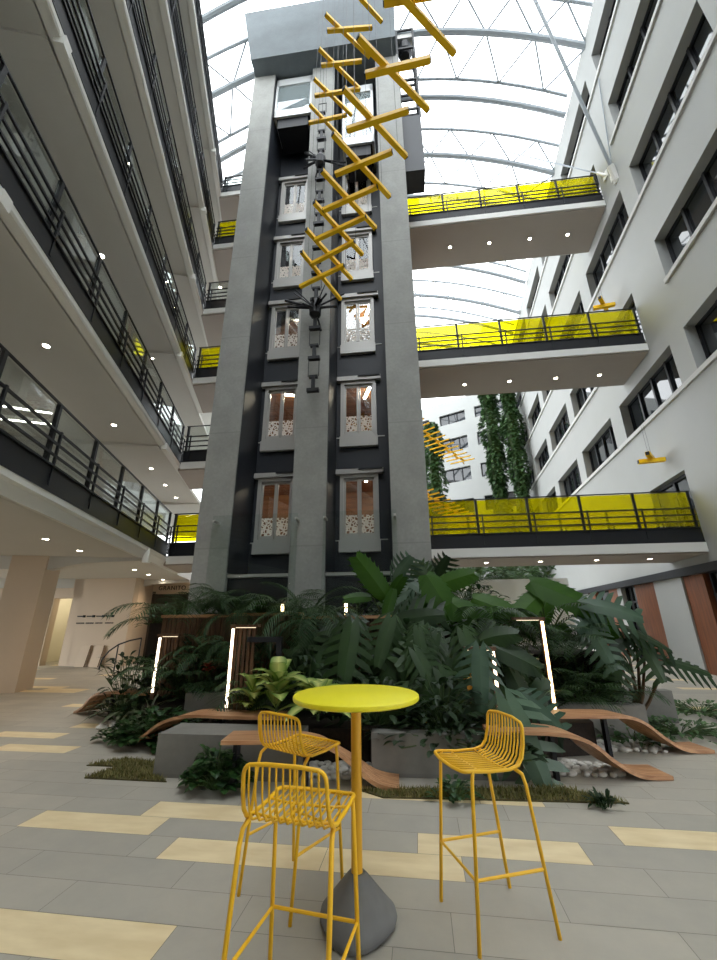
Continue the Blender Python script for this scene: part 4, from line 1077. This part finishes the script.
rosette('orange-leaved croton behind the right stool', .78, 5.75, .75, 10, .24, .09, 30, 'orange', 'croton', el=(-.6,1.0), droop=.6)
broad('dark fern mass between the black post and the table', -1.5, 6.3, .34, 150, .24, .06, 31, m='fern', rad=.6, h=.9)
broad('dark leafy mass under the middle monstera', -.45, 5.6, .34, 170, .20, .08, 32, m='fern', rad=.65, h=.55)
broad('dark leafy mass right of the table edge', .35, 5.45, .34, 170, .20, .08, 33, m='fern', rad=.6, h=.6)
broad('dark leafy mass under the golden light post', 1.5, 6.5, .34, 150, .22, .05, 34, m='fern', rad=.5, h=.7)
broad('dark foliage mass at the left end of the lower bed', -3.4, 6.75, .34, 190, .22, .06, 35, m='fern', rad=.6, h=1.0)
broad('dark foliage behind the white light post', -2.3, 6.75, .34, 170, .22, .06, 36, m='fern', rad=.6, h=.9)
palm('low fern-like palm between the two left light posts', -3.3, 6.9, .9, 9, .95, 37, az=(3.1,6.3), bend=1.4)
palm('dark green palm tumbling in front of the terrace slats on the left', -2.75, 6.95, 1.0, 9, .9, 38, az=(3.1,6.3), bend=1.5)
rosette('big silvery strap-leaved plant hiding the left end of the terrace', -4.75, 7.05, 0, 34, 1.0, .06, 93, 'silver', 'dracaena', el=(.5,1.45), droop=.6)
broad('dark leafy shrub at the foot of the left terrace end', -4.7, 7.0, 0, 200, .2, .07, 94, m='fern', rad=.5, h=1.0, dome=False)
broad('leafy shrub filling the corner behind the far left bench', -4.3, 7.0, 0, 180, .18, .07, 95, m='shrub', rad=.5, h=.75)
rosette('pale silvery plant beside the far left bench', -3.95, 6.45, .1, 22, .55, .05, 39, 'silver', 'dracaena', el=(.3,1.4), droop=.5)
rosette('silvery strap-leaved plant left of the far left light post', -4.45, 6.9, .1, 20, .6, .05, 40, 'silver', 'dracaena', el=(.3,1.4), droop=.6)
broad('bright green fern tuft by the far left bench end', -5.35, 7.65, 0, 70, .30, .05, 41, m='bright', rad=.28, h=.22, up_el=(.3,1.3))
broad('low broad-leaved ground cover spreading on the left paving', -3.45, 5.95, 0, 330, .13, .10, 42, rad=.62, h=.42)
broad('ground cover patch trailing left of the left bench foot', -3.95, 6.0, 0, 140, .12, .09, 43, rad=.38, h=.25)
broad('rounded leafy shrub in front of the left concrete block', -1.95, 4.5, 0, 240, .11, .085, 44, rad=.30, h=.36)
broad('leafy shrub between the left bench and the concrete block', -2.6, 5.75, .1, 130, .12, .07, 45, m='fern', rad=.4, h=.35)
broad('small plant at the right foot of the middle bench', .35, 4.45, 0, 60, .10, .045, 46, rad=.2, h=.16, up_el=(.2,1.2))
broad('small plant in the turf strip right of the stool', 1.62, 4.42, 0, 40, .13, .03, 47, m='fern', rad=.1, h=.08, up_el=(.6,1.4))
broad('trailing green plant over the middle concrete ledge', .9, 4.75, .2, 80, .13, .06, 48, m='fern', rad=.3, h=.3)
# --- right side
palm('thin-leaved reed palm in front of the right terrace', 2.35, 6.75, .35, 12, 1.0, 49, el=(.8,1.4), N=14, wd=.022, wl=.42)
palm('second thin-leaved reed palm nearer the timber panels', 2.85, 6.95, .35, 11, .9, 50, el=(.7,1.4), N=14, wd=.022, wl=.42)
palm('dark reed palm behind the rear right bench', 1.95, 6.6, .35, 10, .85, 51, el=(.6,1.3), N=14, wd=.024, wl=.42)
def leaning():
    rnd.seed(52); t = plant('monstera', 'leaning monstera on woody stems at the far right of the planting', 3.05, 6.95, .1); f, s = MB(), MB()
    for la, ld, lz, ang, ln in [(3.46,6.8,1.32,335,.66),(3.86,6.7,.92,350,.56),(3.12,6.8,1.2,200,.55),(3.45,6.7,1.0,285,.5),(2.95,6.8,.8,250,.55)]:
        g = R(ang); dr = Vector((math.cos(g), -.25, math.sin(g))).normalized(); c = Vector((la-3.05, ld-6.95, lz-.1)); b = c-dr*ln*.45
        monstera_blade(f, b, dr, ln, ln*1.05, up=Vector((rnd.uniform(-.2,.2),-.5,.85)), droop=.15, K=7)
        s.tube([(.1,0,0),(.3*b.x+.15,b.y*.4,.3*b.z+.05),(b.x*.75+.08,b.y*.8,b.z*.75),tuple(b)], [.028,.024,.016,.009], 6)
    f.build('foliage', M['monstera'], t, fix=False); s.build('stem', M['trunk'], t, fix=False)
leaning()
broad('low ivy ground cover running right of the rear bench', 3.75, 7.0, 0, 260, .10, .05, 53, m='ivy', rad=.75, h=.16)
broad('strip of low ground cover along the far right paving', 4.9, 8.4, 0, 260, .12, .05, 54, m='ivy', rad=.95, h=.16)
broad('ground cover tuft at the corner of the rear right bench', 2.9, 6.5, 0, 120, .11, .05, 55, m='ivy', rad=.45, h=.22)
# far hedge, ivy clad columns
broad('clipped green hedge on the white ledge behind the lowest bridge', 3.2, 18.6, 3.1, 700, .34, .22, 56, m='ivy', kind='hedge', rad=3.2, h=.85, dome=False)
def ivy(label, loc, rz, w, dp, z0, z1, n, seed):
    rnd.seed(seed); t = thing('ivy_column', label, 'ivy', (loc.x, loc.y, z0), rz); f, s = MB(), MB()
    s.box((-w*.2,-dp*.2,0),(w*.2,dp*.2,z1-z0))
    for i in range(n):
        z = (z1-z0)*rnd.random()**.9; bulge = .75+.35*math.sin(z*1.1+seed)*math.sin(z*.5)
        A = rnd.uniform(0, 6.28); b = Vector((math.cos(A)*w/2*bulge*rnd.uniform(.7,1.1), math.sin(A)*dp/2*bulge*rnd.uniform(.7,1.1), z))
        blade(f, b, Vector((math.cos(A)+rnd.uniform(-.6,.6), math.sin(A)+rnd.uniform(-.6,.6), rnd.uniform(-.9,.3))), rnd.uniform(.2,.42), rnd.uniform(.18,.32), droop=.4, n=2)
    finish(t, f, s, 'ivy', 'stem')
ivy('tall ivy-clad column before the far white wing, left of the pair', Vector((11.15,30,0)), 0, 1.6, 1.6, 1, 24.3, 4200, 60)
ivy('ivy-clad column where the far wing meets the right wall, right of the pair', Vector((12.1,28.2,0)), 0, 1.3, 1.4, 1, 19.6, 3200, 61)
ivy('ivy-clad column close behind the tower right corner', Vector((6.1,30,0)), 0, 1.5, 1.6, 1, 17, 2600, 62)

# ---------------------------------------------------------------- turf and pebbles
def turf(label, poly, seed, n, h=.04):
    rnd.seed(seed); mb = MB(); mb.mi = 0; mb.prism(poly, 'z', .0, .012); mb.mi = 1
    xs = [p[0] for p in poly]; ys = [p[1] for p in poly]
    def inside(x, y):
        c = False; j = len(poly)-1
        for i in range(len(poly)):
            if (poly[i][1] > y) != (poly[j][1] > y) and x < (poly[j][0]-poly[i][0])*(y-poly[i][1])/(poly[j][1]-poly[i][1])+poly[i][0]: c = not c
            j = i
        return c
    k = 0
    while k < n:
        x = rnd.uniform(min(xs), max(xs)); y = rnd.uniform(min(ys), max(ys))
        if not inside(x, y): continue
        k += 1; A = rnd.uniform(0, 6.28); l = h*rnd.uniform(.5,1.2); mb.tone = rnd.random()
        dx, dy = math.cos(A)*l*.6, math.sin(A)*l*.6; wx, wy = -math.sin(A)*.006, math.cos(A)*.006
        mb.add([(x-wx,y-wy,.012),(x+wx,y+wy,.012),(x+dx+wx*.3,y+dy+wy*.3,.012+l),], [(0,1,2)])
    o = mb.build('grass', [M['grassbase'], M['grass']], frame=FB, fix=False); tag(o, label, 'grass', None, 'stuff')
turf('dry brownish turf patch let into the left paving', [(-3.72,4.98),(-3.42,5.22),(-2.78,5.10),(-2.72,4.74),(-2.52,4.6),(-3.45,4.62),(-3.3,4.98)], 70, 2600)
turf('narrow turf strip in the paving behind the right stool', [(-.55,4.58),(1.42,4.80),(1.86,4.50),(.3,4.45),(-.3,4.42)], 71, 2600, .04)
def pebbles(label, group, spots):
    rnd.seed(72); base = None
    for x, y, z in spots:
        r_ = rnd.uniform(.028,.05)
        if base is None or rnd.random() < .18:
            import bmesh
            bm = bmesh.new(); bmesh.ops.create_icosphere(bm, subdivisions=2, radius=1)
            for v in bm.verts:
                v.co *= 1+.12*math.sin(v.co.x*3+r_*90)*math.cos(v.co.y*2.6+r_*40); v.co.z *= .68
            me = bpy.data.meshes.new('pebble'); bm.to_mesh(me); bm.free(); me.materials.append(M['pebble'])
            me.polygons.foreach_set('use_smooth', [True]*len(me.polygons)); base = me
        o = bpy.data.objects.new('pebble', base); sc.collection.objects.link(o)
        o.location = B(x, y, z+r_*.55); o.scale = (r_*1.25, r_, r_); o.rotation_euler = (0, 0, rnd.uniform(0,6.28)); tag(o, label, 'pebble', group)
def spots(a0, a1, d0, d1, n, z=0, skew=0):
    rnd.seed(int(a0*100)+n); out = []
    tries = 0
    while len(out) < n and tries < 6000:
        tries += 1; a = rnd.uniform(a0, a1); d = rnd.uniform(d0, d1)+skew*(a-a0)
        if all((a-p[0])**2+(d-p[1])**2 > .068**2 for p in out): out.append((a, d, z))
    return out
pebbles('white rounded pebble in the bed under the middle bench', 'pebbles under the middle bench', spots(-1.15,-.45,4.82,5.25,60))
pebbles('white rounded pebble beside the front right bench', 'pebbles by the front right bench', spots(.9,2.15,5.12,5.5,95,0,.03))
pebbles('white rounded pebble beside the rear right bench', 'pebbles by the rear right bench', spots(1.95,3.05,6.02,6.42,85,0,.0))
pebbles('white rounded pebble near the far left bench', 'pebbles by the far left bench', spots(-4.9,-4.3,6.5,6.85,24))
